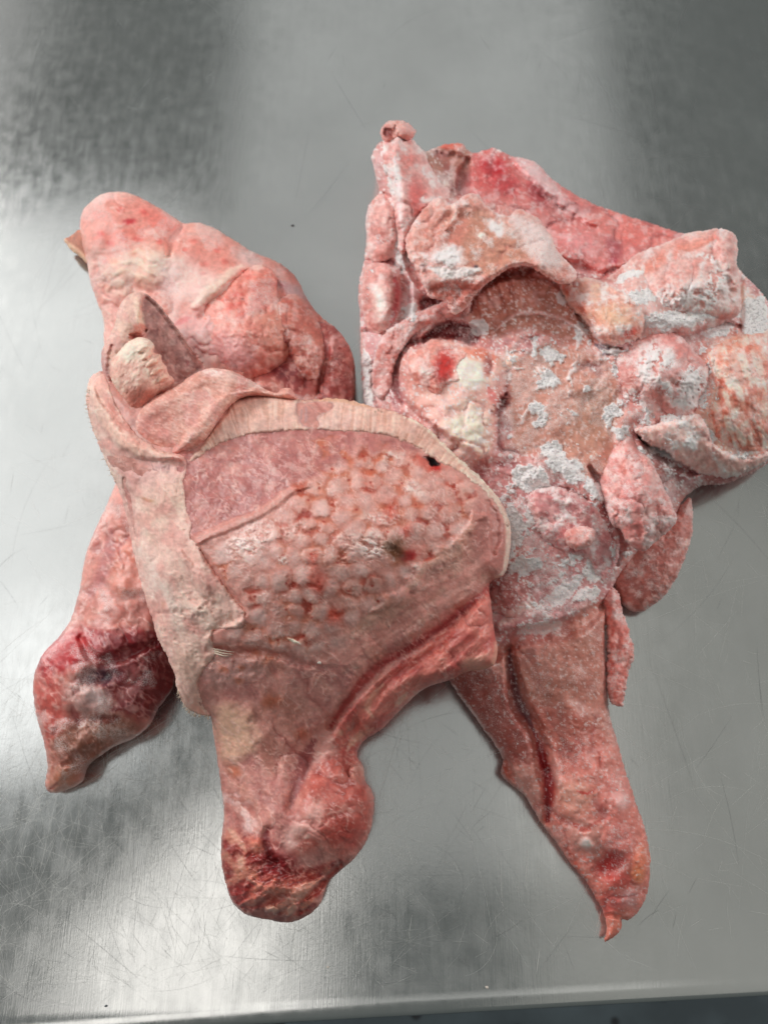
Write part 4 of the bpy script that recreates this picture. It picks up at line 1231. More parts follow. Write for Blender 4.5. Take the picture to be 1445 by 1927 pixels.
# ================================================================ the front piece, on top of the two others
def drape(b, out, off, Rd, seed, jag=1.5, step=2.0, under=3.0):
    s = Sheet(out, T=[(0, 0, 50)], thick=5, R=Rd, seed=seed, jag=jag, step=step)
    hb = grid_sample(b, b.H, s.U, s.V)
    s.H = hb + off * s.prof(s.d / Rd)
    s.Ed = hb - 0.3
    s.Bt = hb - under
    return s


bF = place(560, 1150)
tF = thing('meat_piece', 'raw meat piece lying on top, with bumpy red spotted fat and fibrous cut rim', 'meat', bF,
           'frozen raw meat pieces on the steel table')
outF = [(240, 700), (300, 720), (360, 720), (400, 712), (450, 735), (500, 742), (552, 751), (600, 752), (640, 752), (700, 765), (760, 782), (800, 803), (850, 850), (900, 895),
        (935, 935), (955, 970), (961, 1010), (956, 1060), (946, 1084), (930, 1092), (920, 1102), (924, 1140), (930, 1190), (936, 1222), (930, 1250), (906, 1260), (880, 1264),
        (845, 1280), (800, 1295), (770, 1320), (740, 1350), (715, 1375), (690, 1390), (677, 1405), (672, 1424), (683, 1440), (687, 1468), (698, 1486), (704, 1510),
        (700, 1550), (686, 1588), (662, 1620), (641, 1638), (616, 1664), (603, 1700), (576, 1725), (541, 1736), (500, 1730), (466, 1722), (440, 1700), (426, 1665), (417, 1622),
        (417, 1580), (422, 1530), (415, 1470), (408, 1420), (402, 1380), (393, 1340), (360, 1320), (338, 1280), (320, 1240), (300, 1200), (286, 1150), (270, 1100),
        (256, 1040), (241, 970), (226, 920), (207, 880), (188, 830), (174, 790), (168, 750), (176, 715), (205, 700)]
B = Sheet(outF,
          T=[(210, 760, 84), (240, 860, 88), (300, 900, 94), (300, 760, 84), (420, 780, 92), (600, 790, 98), (800, 840, 100), (420, 900, 100), (600, 900, 113), (780, 950, 115), (900, 970, 104),
             (500, 1050, 116), (700, 1080, 116), (860, 1050, 102), (320, 1050, 96), (360, 1200, 82), (500, 1200, 95), (700, 1180, 94), (850, 1180, 92), (910, 1230, 86),
             (640, 1300, 78), (760, 1290, 78), (500, 1350, 62), (600, 1420, 52), (500, 1500, 52), (640, 1500, 52), (560, 1600, 54), (480, 1680, 50), (560, 1710, 44), (430, 1400, 52)],
          E=[(200, 720, 62), (400, 720, 74), (640, 750, 82), (850, 840, 86), (955, 980, 84), (935, 1200, 74), (880, 1262, 66), (720, 1370, 36), (690, 1480, 22), (640, 1640, 14),
             (540, 1735, 8), (440, 1700, 8), (417, 1550, 14), (405, 1390, 26), (330, 1280, 56), (250, 1040, 57), (180, 830, 58)],
          B=[(200, 720, 54), (400, 720, 58), (640, 750, 58), (850, 840, 66), (955, 980, 70), (935, 1200, 62), (700, 1150, 58), (400, 1100, 54), (720, 1370, 28), (690, 1480, 14), (640, 1640, 5),
             (540, 1735, 1), (440, 1700, 1), (417, 1550, 6), (405, 1390, 16), (330, 1280, 50), (250, 1040, 50)],
          R=[(200, 800, 90), (300, 1150, 120), (600, 760, 50), (900, 900, 34), (940, 1050, 40), (930, 1200, 26), (850, 1270, 26), (700, 1390, 50), (690, 1520, 95), (560, 1720, 100), (430, 1550, 110), (550, 1000, 80), (500, 1250, 110)],
          seed=41, jag=0.9, step=1.9)
U, V = B.U, B.V
B.C = B.base([(196, 144, 134), (184, 128, 118), (206, 148, 138), (190, 134, 126)], 60)
B.lift(B.n(90, 3, 1) - 0.5, 5)
B.lift(B.n(34, 3, 2) - 0.5, 1.2)
# bare dusky pink skin under the torn fat layer
pan = B.poly([(330, 870), (395, 838), (480, 815), (600, 809), (700, 815), (790, 850), (700, 880), (600, 905), (560, 908), (530, 925), (510, 945), (470, 965), (420, 985), (372, 1012), (340, 1020)], 5, 4)
B.C = B.C * (1 - pan[..., None]) + pan[..., None] * B.base([(192, 128, 120), (178, 112, 108), (200, 140, 132)], 34, 5)
ff = sst(0.54, 0.66, B.n(11, 4, 6, 20, 1.6))
B.paint(pan * ff * B.poly([(440, 850), (620, 830), (640, 900), (500, 940), (440, 920)], 30, 16), (212, 168, 162), 0.5)
B.lift(pan * (B.n(14, 3, 7) - 0.5), 1.2)
B.paint(B.spot(470, 925, 40, 14, 20), (168, 104, 102), 0.5)
B.paint(B.spot(450, 960, 40, 14, -20), (170, 106, 104), 0.6)
for ln in [[(440, 870), (445, 905), (436, 950)], [(350, 905), (400, 870), (470, 850)], [(470, 860), (510, 880), (500, 910), (530, 900)], [(440, 935), (441, 985)], [(560, 830), (620, 838), (640, 830)]]:
    B.paint(B.line(ln, 2, 4, 14, 4) * sst(0.4, 0.6, B.n(14, 3, 95)), (218, 178, 170), 0.5)
# raised edge of the fat layer
fat = B.poly([(366, 1016), (395, 998), (440, 978), (480, 960), (512, 942), (540, 918), (572, 905), (640, 880), (720, 850), (790, 850), (860, 890), (925, 940), (950, 1000), (930, 1060), (880, 1110),
              (760, 1200), (690, 1250), (600, 1250), (520, 1225), (400, 1215), (400, 1190), (462, 1155), (420, 1090)], 5, 4, 1)
sdF = B.last
edge = B.line([(366, 1016), (395, 998), (440, 978), (480, 960), (512, 942), (540, 918), (572, 905)], 6, 4, 2)
B.lift(fat * (1 - sst(0, 420, U - 366)), 4.0)
B.paint(B.line([(372, 1022), (400, 1003), (445, 984), (485, 966), (516, 949), (544, 926), (578, 912)], 8, 5, 2), (222, 158, 146), 0.8)  # pinkish highlight of the raised edge, put into the colour
B.lift(B.line([(372, 1022), (400, 1005), (445, 986), (485, 968), (516, 950), (545, 927), (580, 914)], 7, 6, 2), 1.6)
B.C = B.C * (1 - fat[..., None]) + fat[..., None] * B.base([(206, 150, 140), (200, 138, 128), (212, 160, 150)], 44, 8)
# lumps of fat like a cobble: jittered lattice
fz_ = B.poly([(385, 1040), (470, 985), (560, 930), (640, 865), (740, 855), (830, 885), (910, 950), (930, 1000), (880, 1050), (800, 1110), (700, 1175), (620, 1230), (500, 1225), (420, 1210), (470, 1150), (430, 1100)], 14, 6)
rs = np.random.RandomState(8)
ox, oy = [], []
sp_ = 41.0
for i in range(-2, 26):
    for j in range(-2, 22):
        px = 340 + i * sp_ * 0.92 + (j % 2) * sp_ * 0.46 + rs.normal(0, 9.0)
        py = 820 + j * sp_ * 0.80 + rs.normal(0, 8.0) - (px - 600) * 0.10
        ox.append(px); oy.append(py)
ox, oy = np.array(ox), np.array(oy)
wx, wy = U + 5 * B.wu + 1.5 * B.fu, V + 5 * B.wv + 1.5 * B.fv
d1 = np.full(U.shape, 1e9); d2 = np.full(U.shape, 1e9); cid = np.zeros(U.shape, int)
d3 = np.full(U.shape, 1e9)
for k in range(len(ox)):
    q = ((wx - ox[k]) * 0.95) ** 2 + ((wy - oy[k]) * 1.1) ** 2
    m = q < d1
    d3 = np.where(q < d2, d2, np.minimum(d3, q))
    d2 = np.where(m, d1, np.minimum(d2, q))
    cid = np.where(m, k, cid)
    d1 = np.where(m, q, d1)
e12 = (np.sqrt(d2) - np.sqrt(d1)) / sp_
junc = 1 - sst(0.10, 0.42, (np.sqrt(d3) - np.sqrt(d1)) / sp_)
seam = 1 - sst(0.0, 0.16, e12)
rnd = blur(rs.rand(len(ox))[cid], 2)
dome = np.sqrt(np.clip(1 - d1 / (0.62 * sp_) ** 2, 0, 1))
dome = blur(dome * sst(0.0, 0.5, e12 + 0.15), 2)
vary = sst(0.30, 0.62, fbm(U, V, 60, 3, 301))
B.lift(fz_ * (dome - 0.5) * (0.25 + 0.9 * vary) * (0.5 + 0.9 * rnd), 0.6)
soft_ = blur(sst(0.05, 0.55, e12), 1)
B.paint(fz_ * soft_ * (0.25 + 0.75 * vary), (212, 176, 169), 0.55)
B.paint(fz_ * seam * sst(0.45, 0.6, B.n(30, 3, 89)), (186, 118, 100), 0.3)
B.paint(fz_ * (1 - soft_) * (0.3 + 0.7 * vary), (196, 138, 124), 0.25)
B.paint(fz_ * soft_ * sst(0.55, 0.75, rnd), (230, 202, 196), 0.35)
# red and orange pits between the lumps
pits = [(755, 395), (745, 300), (660, 255), (820, 300), (905, 285), (690, 490), (785, 510), (590, 470), (915, 500), (1025, 485), (1125, 495), (1205, 515), (1235, 455), (1060, 560), (1145, 590), (500, 600),
        (600, 600), (490, 690), (615, 690), (740, 690), (700, 620), (630, 800), (710, 720), (760, 830), (510, 800), (380, 860), (700, 930), (510, 910), (370, 985), (480, 1030), (570, 1020), (360, 1075),
        (430, 1105), (255, 750), (850, 810), (1080, 690), (690, 350), (920, 590), (840, 400), (610, 940), (560, 430), (640, 420), (820, 600), (970, 400), (1180, 430), (1000, 330), (655, 560), (850, 350), (570, 520), (600, 890), (870, 870), (950, 540)]
rs = np.random.RandomState(4)
for (x, y) in pits:
    x, y = 300 + x * 0.4706, 720 + y * 0.4706
    r = rs.uniform(6, 10.5)
    c_ = [(192, 104, 80), (176, 86, 68), (172, 72, 58), (196, 114, 90)][rs.randint(4)]
    m = np.clip(B.spot(x, y, 21, 19, 0, 0.5, 5, 3) * np.clip(1.15 * junc + 0.25 * seam, 0, 1) + 0.55 * B.spot(x, y, r * 0.8, r * 0.5, rs.uniform(30, 150), 0.8, 9, 5), 0, 1)
    B.paint(B.spot(x, y, r * 2.0, r * 1.6, rs.uniform(0, 180), 0.9, 9, 4), (212, 140, 118), 0.22)
    B.paint(m, c_, rs.uniform(0.55, 1.0))
    B.lift(m, -0.5)
    B.paint(B.spot(x + rs.uniform(-3, 3), y + rs.uniform(-3, 3), 2.6, 2, 0, 0.6, 2, 1), (160, 52, 44), 0.7)
for (x, y, a, b, an) in [(597, 1096, 14, 24, 0), (632, 1160, 16, 14, 60), (590, 1055, 8, 14, 0), (800, 870, 26, 9, 25), (822, 880, 18, 8, 0), (765, 1045, 26, 13, -20), (735, 960, 14, 20, 20), (760, 1000, 14, 10, 0)]:
    B.paint(B.spot(x, y, a, b, an, 0.8, 6, 3), (192, 66, 52), 0.5)
B.paint(B.spot(766, 1045, 15, 9, -10, 0.6, 5), (160, 24, 26), 0.9)
B.paint(B.spot(741, 1038, 22, 17, 50, 0.8, 9, 4), (118, 72, 46), 0.9)
B.paint(B.spot(736, 1030, 9, 7, 0, 0.8, 4, 2), (84, 52, 38), 0.7)
B.lift(B.spot(741, 1040, 16, 13, 50), -1.6)
# dried white crusts
for (x, y, a, b, an, al) in [(531, 1052, 9, 10, 0, 0.95), (463, 1035, 34, 30, 40, 0.5), (690, 1020, 42, 24, 0, 0.55), (780, 918, 20, 14, 0, 0.6), (738, 861, 20, 10, 10, 0.6), (705, 975, 30, 10, 10, 0.6), (700, 1035, 24, 16, 0, 0.5), (500, 1010, 22, 12, 0, 0.5), (560, 1000, 30, 14, 10, 0.3)]:
    m = B.spot(x, y, a, b, an, 0.7, 9, 4) * sst(0.34, 0.55, B.n(8, 4, 12, 20, 1.4, 0.6))
    B.paint(m, (234, 218, 212), al); B.lift(m, 0.8)
pk = B.spot(815, 869, 17, 6.5, 30, 0.35, 7, 3)
B.lift(pk, -4); B.paint(pk, (34, 18, 20), 0.97)
B.paint(B.spot(822, 882, 9, 5, 20), (180, 40, 38), 0.7)
B.paint(B.spot(553, 1207, 13, 3, 25, 0.4), (236, 220, 200), 0.9)
B.lift(B.line([(540, 1200), (553, 1206), (564, 1212)], 3, 2), 1.5)
# greenish tan streaks between the lumps and the fold at the right
rid = B.poly([(660, 1190), (760, 1120), (860, 1030), (900, 980), (945, 1000), (940, 1080), (860, 1130), (740, 1220), (660, 1250)], 14, 8)
B.C = B.C * (1 - rid[..., None] * 0.8) + 0.8 * rid[..., None] * B.base([(196, 136, 126), (206, 152, 140), (188, 124, 114), (194, 142, 128)], 20, 14, -36, 3.0)
B.lift(rid * (B.n(24, 3, 15, -36, 3.5) - 0.5), 3.4)
B.paint(B.spot(700, 1165, 50, 14, -36), (184, 142, 124), 0.5)
B.lift(B.line([(700, 1150), (760, 1112), (805, 1066), (860, 1030), (888, 985), (905, 965)], 12, 12, 12, 3), 2.0)
B.paint(B.line([(760, 1112), (805, 1066), (860, 1030), (888, 985), (905, 965)], 8, 9, 12, 3), (204, 156, 136), 0.45)
B.paint(B.poly([(905, 940), (950, 980), (956, 1060), (925, 1085), (895, 1040), (890, 980)], 9, 6), (190, 122, 114), 0.7)
B.paint(B.line([(925, 925), (950, 965), (957, 1010), (950, 1070), (932, 1086)], 6, 4), (222, 200, 184), 0.85)
B.lift(B.line([(918, 945), (932, 985), (930, 1040)], 9, 9), -3)
# dusky band below
low = B.poly([(400, 1235), (520, 1230), (620, 1250), (700, 1225), (800, 1170), (930, 1095), (935, 1120), (800, 1220), (690, 1290), (620, 1360), (560, 1460), (640, 1500), (640, 1600), (560, 1640), (420, 1600), (400, 1350), (370, 1270)], 16, 8)
B.C = B.C * (1 - low[..., None]) + low[..., None] * B.base([(192, 132, 124), (180, 118, 112), (202, 144, 134), (184, 124, 112)], 44, 16, 60, 1.7)
B.lift(low * (B.n(30, 3, 17, 50, 2.5) - 0.5), 2.4)
B.paint(B.poly([(395, 1240), (470, 1235), (500, 1265), (430, 1290), (385, 1280)], 10, 8), (196, 148, 140), 0.7)
B.lift(B.poly([(395, 1240), (470, 1235), (500, 1265), (430, 1290), (385, 1280)], 12, 8) * (B.n(14, 2, 71) - 0.3), 3)
for (x, y, r) in [(480, 1228, 9), (505, 1240, 10), (420, 1262, 8), (455, 1255, 7), (510, 1320, 16), (450, 1278, 8), (570, 1380, 12), (440, 1450, 12)]:
    B.paint(B.spot(x, y, r, r * 0.8, 0, 0.8, 6, 3), (184, 96, 64), 0.55)
B.lift(B.line([(395, 1226), (470, 1222), (540, 1234), (590, 1250)], 10, 16, 10, 3), -2.2)
B.paint(B.line([(395, 1226), (470, 1222), (540, 1234)], 6, 10, 10, 3), (180, 104, 92), 0.5)
# dark red valley and the salmon fold
fold = B.poly([(930, 1098), (922, 1140), (940, 1200), (940, 1262), (845, 1285), (770, 1325), (715, 1380), (660, 1440), (630, 1380), (690, 1300), (780, 1225), (860, 1160)], 7, 4)
B.C = B.C * (1 - fold[..., None]) + fold[..., None] * B.base([(206, 116, 106), (216, 132, 120), (196, 98, 92)], 30, 18, -45, 2.0)
B.lift(B.poly([(925, 1110), (930, 1200), (935, 1250), (850, 1275), (800, 1270), (860, 1180)], 16, 4), 4)
B.lift(fold * (B.n(12, 3, 19, -42, 4.0) - 0.5), 3.2)
val = [(928, 1096), (895, 1128), (848, 1168), (800, 1202), (752, 1230), (708, 1258), (668, 1300), (640, 1340), (622, 1366)]
B.lift(B.line(val, 14, 16), -4.5)
B.paint(B.line(val, 8, 9), (160, 62, 58), 0.85)
B.paint(B.line(val[1:6], 4, 4), (140, 40, 40), 0.6)
B.lift(B.line([(850, 1200), (790, 1240), (730, 1280), (690, 1330), (660, 1390)], 9, 16, 12), -3)
B.paint(B.line([(850, 1200), (790, 1240), (730, 1280), (690, 1330)], 6, 6), (182, 84, 76), 0.7)
B.paint(B.line([(936, 1190), (932, 1250), (900, 1262), (850, 1278)], 8, 6), (226, 172, 152), 0.8)
B.paint(B.spot(893, 1246, 26, 12, -15), (222, 168, 150), 0.7)
for ln in [[(700, 1350), (690, 1330), (705, 1305), (720, 1290)], [(652, 1412), (668, 1392), (700, 1370)], [(745, 1330), (765, 1305)]]:
    B.paint(B.line(ln, 6, 5), (224, 170, 148), 0.75)
B.paint(B.spot(640, 1380, 8, 6), (226, 168, 148), 0.8)
# --- shank
B.paint(B.poly([(405, 1340), (430, 1320), (470, 1350), (485, 1400), (450, 1430), (412, 1410)], 16, 12), (202, 164, 140), 0.85)
B.lift(B.poly([(405, 1340), (430, 1320), (470, 1350), (485, 1400), (450, 1430), (412, 1410)], 18, 12), 3)
B.paint(B.poly([(500, 1340), (560, 1350), (560, 1420), (500, 1440)], 20, 14), (178, 122, 110), 0.5)
B.paint(B.line([(590, 1395), (575, 1430), (560, 1475), (548, 1510)], 12, 12), (132, 62, 62), 0.75)
B.lift(B.line([(625, 1360), (575, 1430), (560, 1475), (545, 1520)], 20, 22), -4)
ms = B.poly([(560, 1560), (575, 1480), (610, 1430), (650, 1420), (680, 1445), (704, 1510), (700, 1550), (660, 1620), (600, 1600), (540, 1610)], 14, 8)
B.C = B.C * (1 - ms[..., None]) + ms[..., None] * B.base([(196, 116, 106), (184, 98, 88), (200, 128, 118)], 34, 20, 60, 1.8)
B.lift(B.poly([(560, 1560), (575, 1490), (610, 1450), (650, 1435), (690, 1480), (690, 1550), (640, 1600)], 30, 6), 7)
m = B.poly([(532, 1590), (545, 1560), (580, 1520), (610, 1510), (605, 1550), (570, 1590), (545, 1605)], 12, 8)
B.paint(m * (0.55 + 0.45 * B.n(5, 3, 21, -50, 6)), (226, 190, 182), 0.85)
B.paint(B.spot(575, 1575, 7, 5), (230, 190, 176), 0.8)
B.lift(B.line([(676, 1432), (652, 1444), (655, 1460)], 5, 4), -4)
B.paint(B.spot(672, 1455, 15, 20, 0), (212, 156, 140), 0.8)
B.lift(B.spot(672, 1455, 13, 18), 3)
B.paint(B.spot(655, 1566, 34, 24, 0, 0.8, 8), (168, 70, 62), 0.7)
B.paint(B.line([(640, 1620), (600, 1640), (560, 1650), (540, 1640)], 10, 9), (128, 36, 38), 0.8)
B.paint(B.spot(436, 1505, 28, 12, 10, 0.7, 8) * sst(0.35, 0.5, B.n(8, 3, 23)), (224, 196, 194), 0.85)
B.paint(B.line([(455, 1520), (465, 1540), (475, 1560)], 7, 6, 6), (220, 192, 188), 0.7)
B.paint(B.spot(470, 1555, 14, 18, 0) * sst(0.4, 0.5, B.n(8, 3, 24)), (216, 180, 176), 0.8)
# blunt, torn, dark red end
end = B.poly([(415, 1570), (470, 1570), (500, 1590), (560, 1640), (640, 1620), (610, 1680), (570, 1735), (500, 1738), (430, 1700), (412, 1640)], 14, 10)
B.C = B.C * (1 - end[..., None]) + end[..., None] * B.base([(150, 62, 56), (186, 104, 92), (138, 50, 48), (198, 124, 106)], 24, 25, -30, 1.8)
B.lift(end * (B.n(15, 4, 26, -35, 2.2, 0.6) - 0.5), 8)
B.paint(B.spot(515, 1625, 36, 22, 20, 0.8, 10), (116, 24, 30), 0.9)
B.lift(B.spot(512, 1622, 24, 14, 20), -3)
B.lift(B.line([(505, 1560), (500, 1590), (520, 1620)], 10, 14, 8), -3)
B.paint(B.line([(505, 1560), (500, 1590), (520, 1620)], 7, 6), (120, 38, 40), 0.85)
B.paint(B.spot(481, 1592, 18, 12, 35), (216, 136, 116), 0.85); B.lift(B.spot(481, 1592, 16, 10, 35), 4)
B.paint(B.spot(447, 1688, 26, 22, 0, 0.8, 8), (146, 34, 34), 0.85)
B.paint(B.line([(430, 1560), (450, 1580), (462, 1600)], 6, 5), (216, 170, 148), 0.7)
B.paint(B.line([(420, 1600), (440, 1630), (450, 1650)], 8, 6), (190, 130, 108), 0.6)
B.paint(B.spot(454, 1622, 8, 13, 0), (214, 176, 152), 0.7)
for ln, c_ in [([(470, 1655), (520, 1675), (570, 1672), (610, 1650)], (206, 132, 114)), ([(500, 1715), (530, 1705), (560, 1680), (600, 1655)], (216, 152, 134)), ([(545, 1720), (560, 1700)], (222, 170, 150)), ([(500, 1710), (520, 1712)], (226, 170, 148)),
               ([(455, 1700), (490, 1690), (520, 1660)], (196, 116, 100))]:
    B.paint(B.line(ln, 8, 6, 6), c_, 0.8)
    B.lift(B.line(ln, 9, 6, 6), 3.5)
B.paint(B.line([(560, 1700), (590, 1680), (630, 1640), (660, 1612)], 8, 7), (150, 66, 58), 0.7)
B.lift(B.line([(575, 1690), (600, 1672), (640, 1625)], 7, 6), -5)
B.paint(sst(0.6, 0.75, B.n(5, 3, 27)) * (low + end > 0.5), (208, 160, 150), 0.35)
B.crease((1 - fz_) * (1 - pan * 0.6), 64, 2.2, 1, (160, 82, 76), 0.35, 50, 1.8)
B.crease(ms, 60, 2.0, 2, (160, 70, 64), 0.4)
B.tissue(1 - fz_ * 0.6, (222, 182, 172), 22, 0.045, 0.5, 40, 1.6, 0.35)
B.tissue(pan, (216, 172, 166), 13, 0.07, 0.5, 10, 1.3, 0.3, 3)
B.tissue(low, (206, 150, 136), 16, 0.06, 0.45, 60, 2.4, 0.4, 5)
B.tissue(fold, (232, 176, 160), 12, 0.06, 0.5, -45, 3, 0.4, 7)
B.tissue(fz_, (236, 206, 198), 15, 0.05, 0.4, 0, 1, 0.3, 9)
B.grain(6, 4.2, 31, 0.2)
B.paint(sst(0.68, 0.8, B.n(7, 4, 66, 0, 1, 0.65)), (224, 186, 178), 0.3)
B.wet(fz_, 0.78); B.wet(ms, 0.8); B.wet(end, 0.8); B.wet(fold, 0.68); B.wet(pan, 0.6)
B.build('body', M_MEAT, tF, bF)

# ---- the fibrous cut rim along the far edge
rimout = [(348, 870), (366, 842), (388, 812), (410, 782), (436, 757), (462, 746), (500, 741), (552, 750), (570, 754), (600, 751), (640, 751), (700, 764), (762, 782), (800, 803), (828, 828),
          (852, 852), (900, 895), (936, 935), (956, 975), (952, 990), (936, 958), (910, 926), (872, 895), (838, 876), (800, 852), (772, 836), (740, 824), (700, 816), (640, 811), (560, 811), (480, 817), (430, 830), (392, 848), (368, 866)]
K = drape(B, rimout, 1.7, 20, 51, jag=3.0)
arc = smooth([(360, 900), (392, 850), (480, 816), (560, 810), (640, 810), (740, 823), (800, 852), (872, 895), (936, 955), (960, 1000)], False)
d, sa, side, LL = linedist(K.U, K.V, arc)
sa = sa + 4 * K.wu
fib = 0.6 * vnoise(sa / 2.6, d * 0.025 + 3, 61) + 0.4 * vnoise(sa / 6.5, d * 0.03, 62)
K.C = K.base([(226, 180, 166), (216, 164, 150), (232, 192, 174)], 40)
K.paint(sst(0.50, 0.80, fib), (236, 208, 190), 0.55)
K.paint(1 - sst(0.25, 0.45, fib), (198, 142, 126), 0.40)
K.paint(sst(0.5, 0.7, K.n(26, 3, 71)), (212, 164, 156), 0.45)
K.lift(fib - 0.5, 1.2)
K.paint(K.poly([(430, 750), (540, 745), (550, 800), (440, 830), (400, 820)], 8, 6), (220, 176, 166), 0.35)
mw = K.poly([(557, 758), (575, 756), (610, 757), (626, 762), (620, 775), (600, 785), (604, 800), (575, 806), (562, 790)], 4, 4)
K.paint(mw, (178, 128, 128), 0.95); K.lift(mw, -2)
K.paint(K.poly([(590, 785), (660, 775), (670, 806), (600, 810)], 7, 6) * (0.5 + 0.5 * fib), (224, 184, 178), 0.6)
K.paint(K.line([(760, 786), (800, 806), (850, 852), (900, 897), (940, 945)], 4, 3), (240, 222, 204), 0.9)  # highlight along the rim's outer edge, painted on
K.paint(K.line([(560, 752), (640, 754), (700, 768)], 4, 3), (216, 160, 128), 0.8)
K.paint(K.line([(870, 885), (930, 945), (955, 985)], 7, 5), (226, 204, 188), 0.7)
for (x, y) in [(712, 772), (718, 775), (706, 775)]:
    K.paint(K.spot(x, y, 1.8, 1.8, 0, 0.5, 0, 0), (110, 80, 60), 0.8)
K.lift(K.line([(352, 870), (392, 812), (438, 757)], 6, 5), -3)
K.paint(K.line([(352, 872), (385, 820), (432, 760)], 6, 5), (176, 110, 98), 0.6)
K.C = (K.C * 0.78 + 0.22 * np.array([230, 196, 178.])) * 0.965
K.paint(1 - sst(0.25, 0.42, fib), (196, 142, 122), 0.35)
K.grain(7, 4)
K.build('cut_rim', M_SKIN, tF, bF)

# ---- dried skin along the left side
skout = [(168, 716), (180, 702), (194, 700), (204, 718), (218, 758), (238, 790), (262, 820), (300, 846), (345, 858), (352, 880), (346, 905), (350, 935), (352, 958), (362, 985), (358, 1008), (372, 1022), (390, 1055), (415, 1090),
         (440, 1125), (462, 1150), (457, 1180), (430, 1184), (404, 1187), (402, 1212), (414, 1224), (402, 1240), (384, 1262), (374, 1288), (384, 1326), (397, 1346), (372, 1343), (348, 1328), (334, 1298), (330, 1272), (316, 1238), (297, 1200),
         (282, 1150), (267, 1100), (252, 1040), (238, 970), (223, 920), (204, 880), (184, 830), (170, 790), (163, 750)]
D = drape(B, skout, 2.4, 16, 52, jag=1.8)
D.C = D.base([(224, 176, 166), (214, 162, 152), (230, 190, 180), (220, 170, 160)], 44, 0, 70, 1.8)
D.crease(1.0, 70, 2.0, 1, (180, 120, 110), 0.3, 70, 2.4)
D.lift(D.n(40, 3, 2, 70, 2.2) - 0.5, 6)
D.paint(D.poly([(170, 720), (200, 720), (240, 800), (300, 850), (250, 850), (200, 800)], 10, 8), (218, 164, 150), 0.7)
D.paint(D.line([(205, 745), (225, 790), (250, 815)], 9, 8), (196, 118, 106), 0.6)
D.lift(D.line([(172, 730), (205, 800), (260, 848), (340, 860)], 11, 10), 5)
D.paint(D.line([(172, 730), (200, 795), (255, 845), (340, 858)], 8, 8), (226, 184, 166), 0.7)
D.paint(D.poly([(250, 870), (340, 865), (345, 900), (300, 940), (240, 920)], 26, 16), (204, 158, 154), 0.7)
D.lift(D.line([(210, 868), (290, 872), (345, 880)], 18, 26, 10), -2)
D.paint(D.poly([(270, 930), (345, 900), (352, 960), (300, 1000), (265, 970)], 26, 18), (218, 190, 170), 0.7)
D.paint(D.line([(225, 880), (238, 930), (246, 990)], 12, 9), (172, 128, 122), 0.6)
D.lift(D.line([(235, 900), (246, 960), (258, 1010)], 6, 6), -3)
D.paint(D.poly([(300, 1040), (360, 1030), (440, 1130), (455, 1180), (390, 1190), (320, 1120)], 22, 12), (216, 172, 160), 0.6)
m = D.spot(372, 1150, 40, 34, 30, 0.8, 12) * sst(0.38, 0.55, D.n(10, 4, 9))
D.paint(m, (222, 196, 184), 0.8); D.lift(m, 1)
D.paint(D.spot(276, 939, 12, 4, 10, 0.6, 5), (176, 116, 76), 0.85)
D.paint(D.spot(308, 1138, 4, 10, 0, 0.6, 3), (170, 104, 72), 0.85)
D.paint(D.line([(318, 876), (315, 890)], 2.2, 1.5), (96, 56, 62), 0.9)
D.paint(D.line([(286, 872), (288, 882), (297, 886)], 1.5, 1.2), (110, 66, 70), 0.8)
D.paint(D.spot(305, 880, 14, 8, 0), (166, 122, 126), 0.6)
D.paint(D.line([(372, 1022), (400, 1068), (438, 1120), (462, 1152)], 4, 3), (222, 172, 150), 0.8)
D.lift(D.line([(340, 1040), (370, 1090), (400, 1130)], 10, 9), 2.5)
D.paint(D.poly([(330, 1230), (400, 1235), (375, 1290), (350, 1290)], 12, 8), (184, 148, 132), 0.7)
D.paint(D.poly([(335, 1290), (372, 1290), (390, 1340), (350, 1330)], 8, 6), (216, 170, 158), 0.8)
D.paint(sst(0.56, 0.7, D.n(12, 4, 12, 60, 2)), (224, 198, 184), 0.35)
D.paint(sst(0.58, 0.72, D.n(14, 4, 13, 60, 2.4)), (196, 142, 132), 0.3)
D.tissue(1.0, (232, 206, 192), 18, 0.06, 0.5, 65, 2, 0.5)
D.tissue(1.0, (190, 134, 124), 24, 0.04, 0.3, 65, 2, -0.2, 3)
D.paint(D.line([(225, 900), (262, 1000), (300, 1100), (350, 1210)], 16, 22, 16, 4), (232, 204, 194), 0.5)
D.paint(D.line([(300, 900), (320, 980), (350, 1040), (400, 1110)], 12, 18, 14, 4), (212, 150, 142), 0.5)
D.paint(0.10 + 0.32 * sst(0.45, 0.65, D.n(40, 3, 97, 65, 2)), (228, 192, 178), 1.0)
D.paint(D.spot(372, 1180, 50, 60, 30, 0.9, 14), (208, 176, 160), 0.3)
D.grain(7, 4, 31, 0.3)
D.paint(sst(0.5, 0.68, D.n(34, 4, 91, 60, 1.6)), (206, 140, 132), 0.45)
D.wet(np.ones(D.U.shape), 0.35)
D.build('skin_flap', M_SKIN, tF, bF)

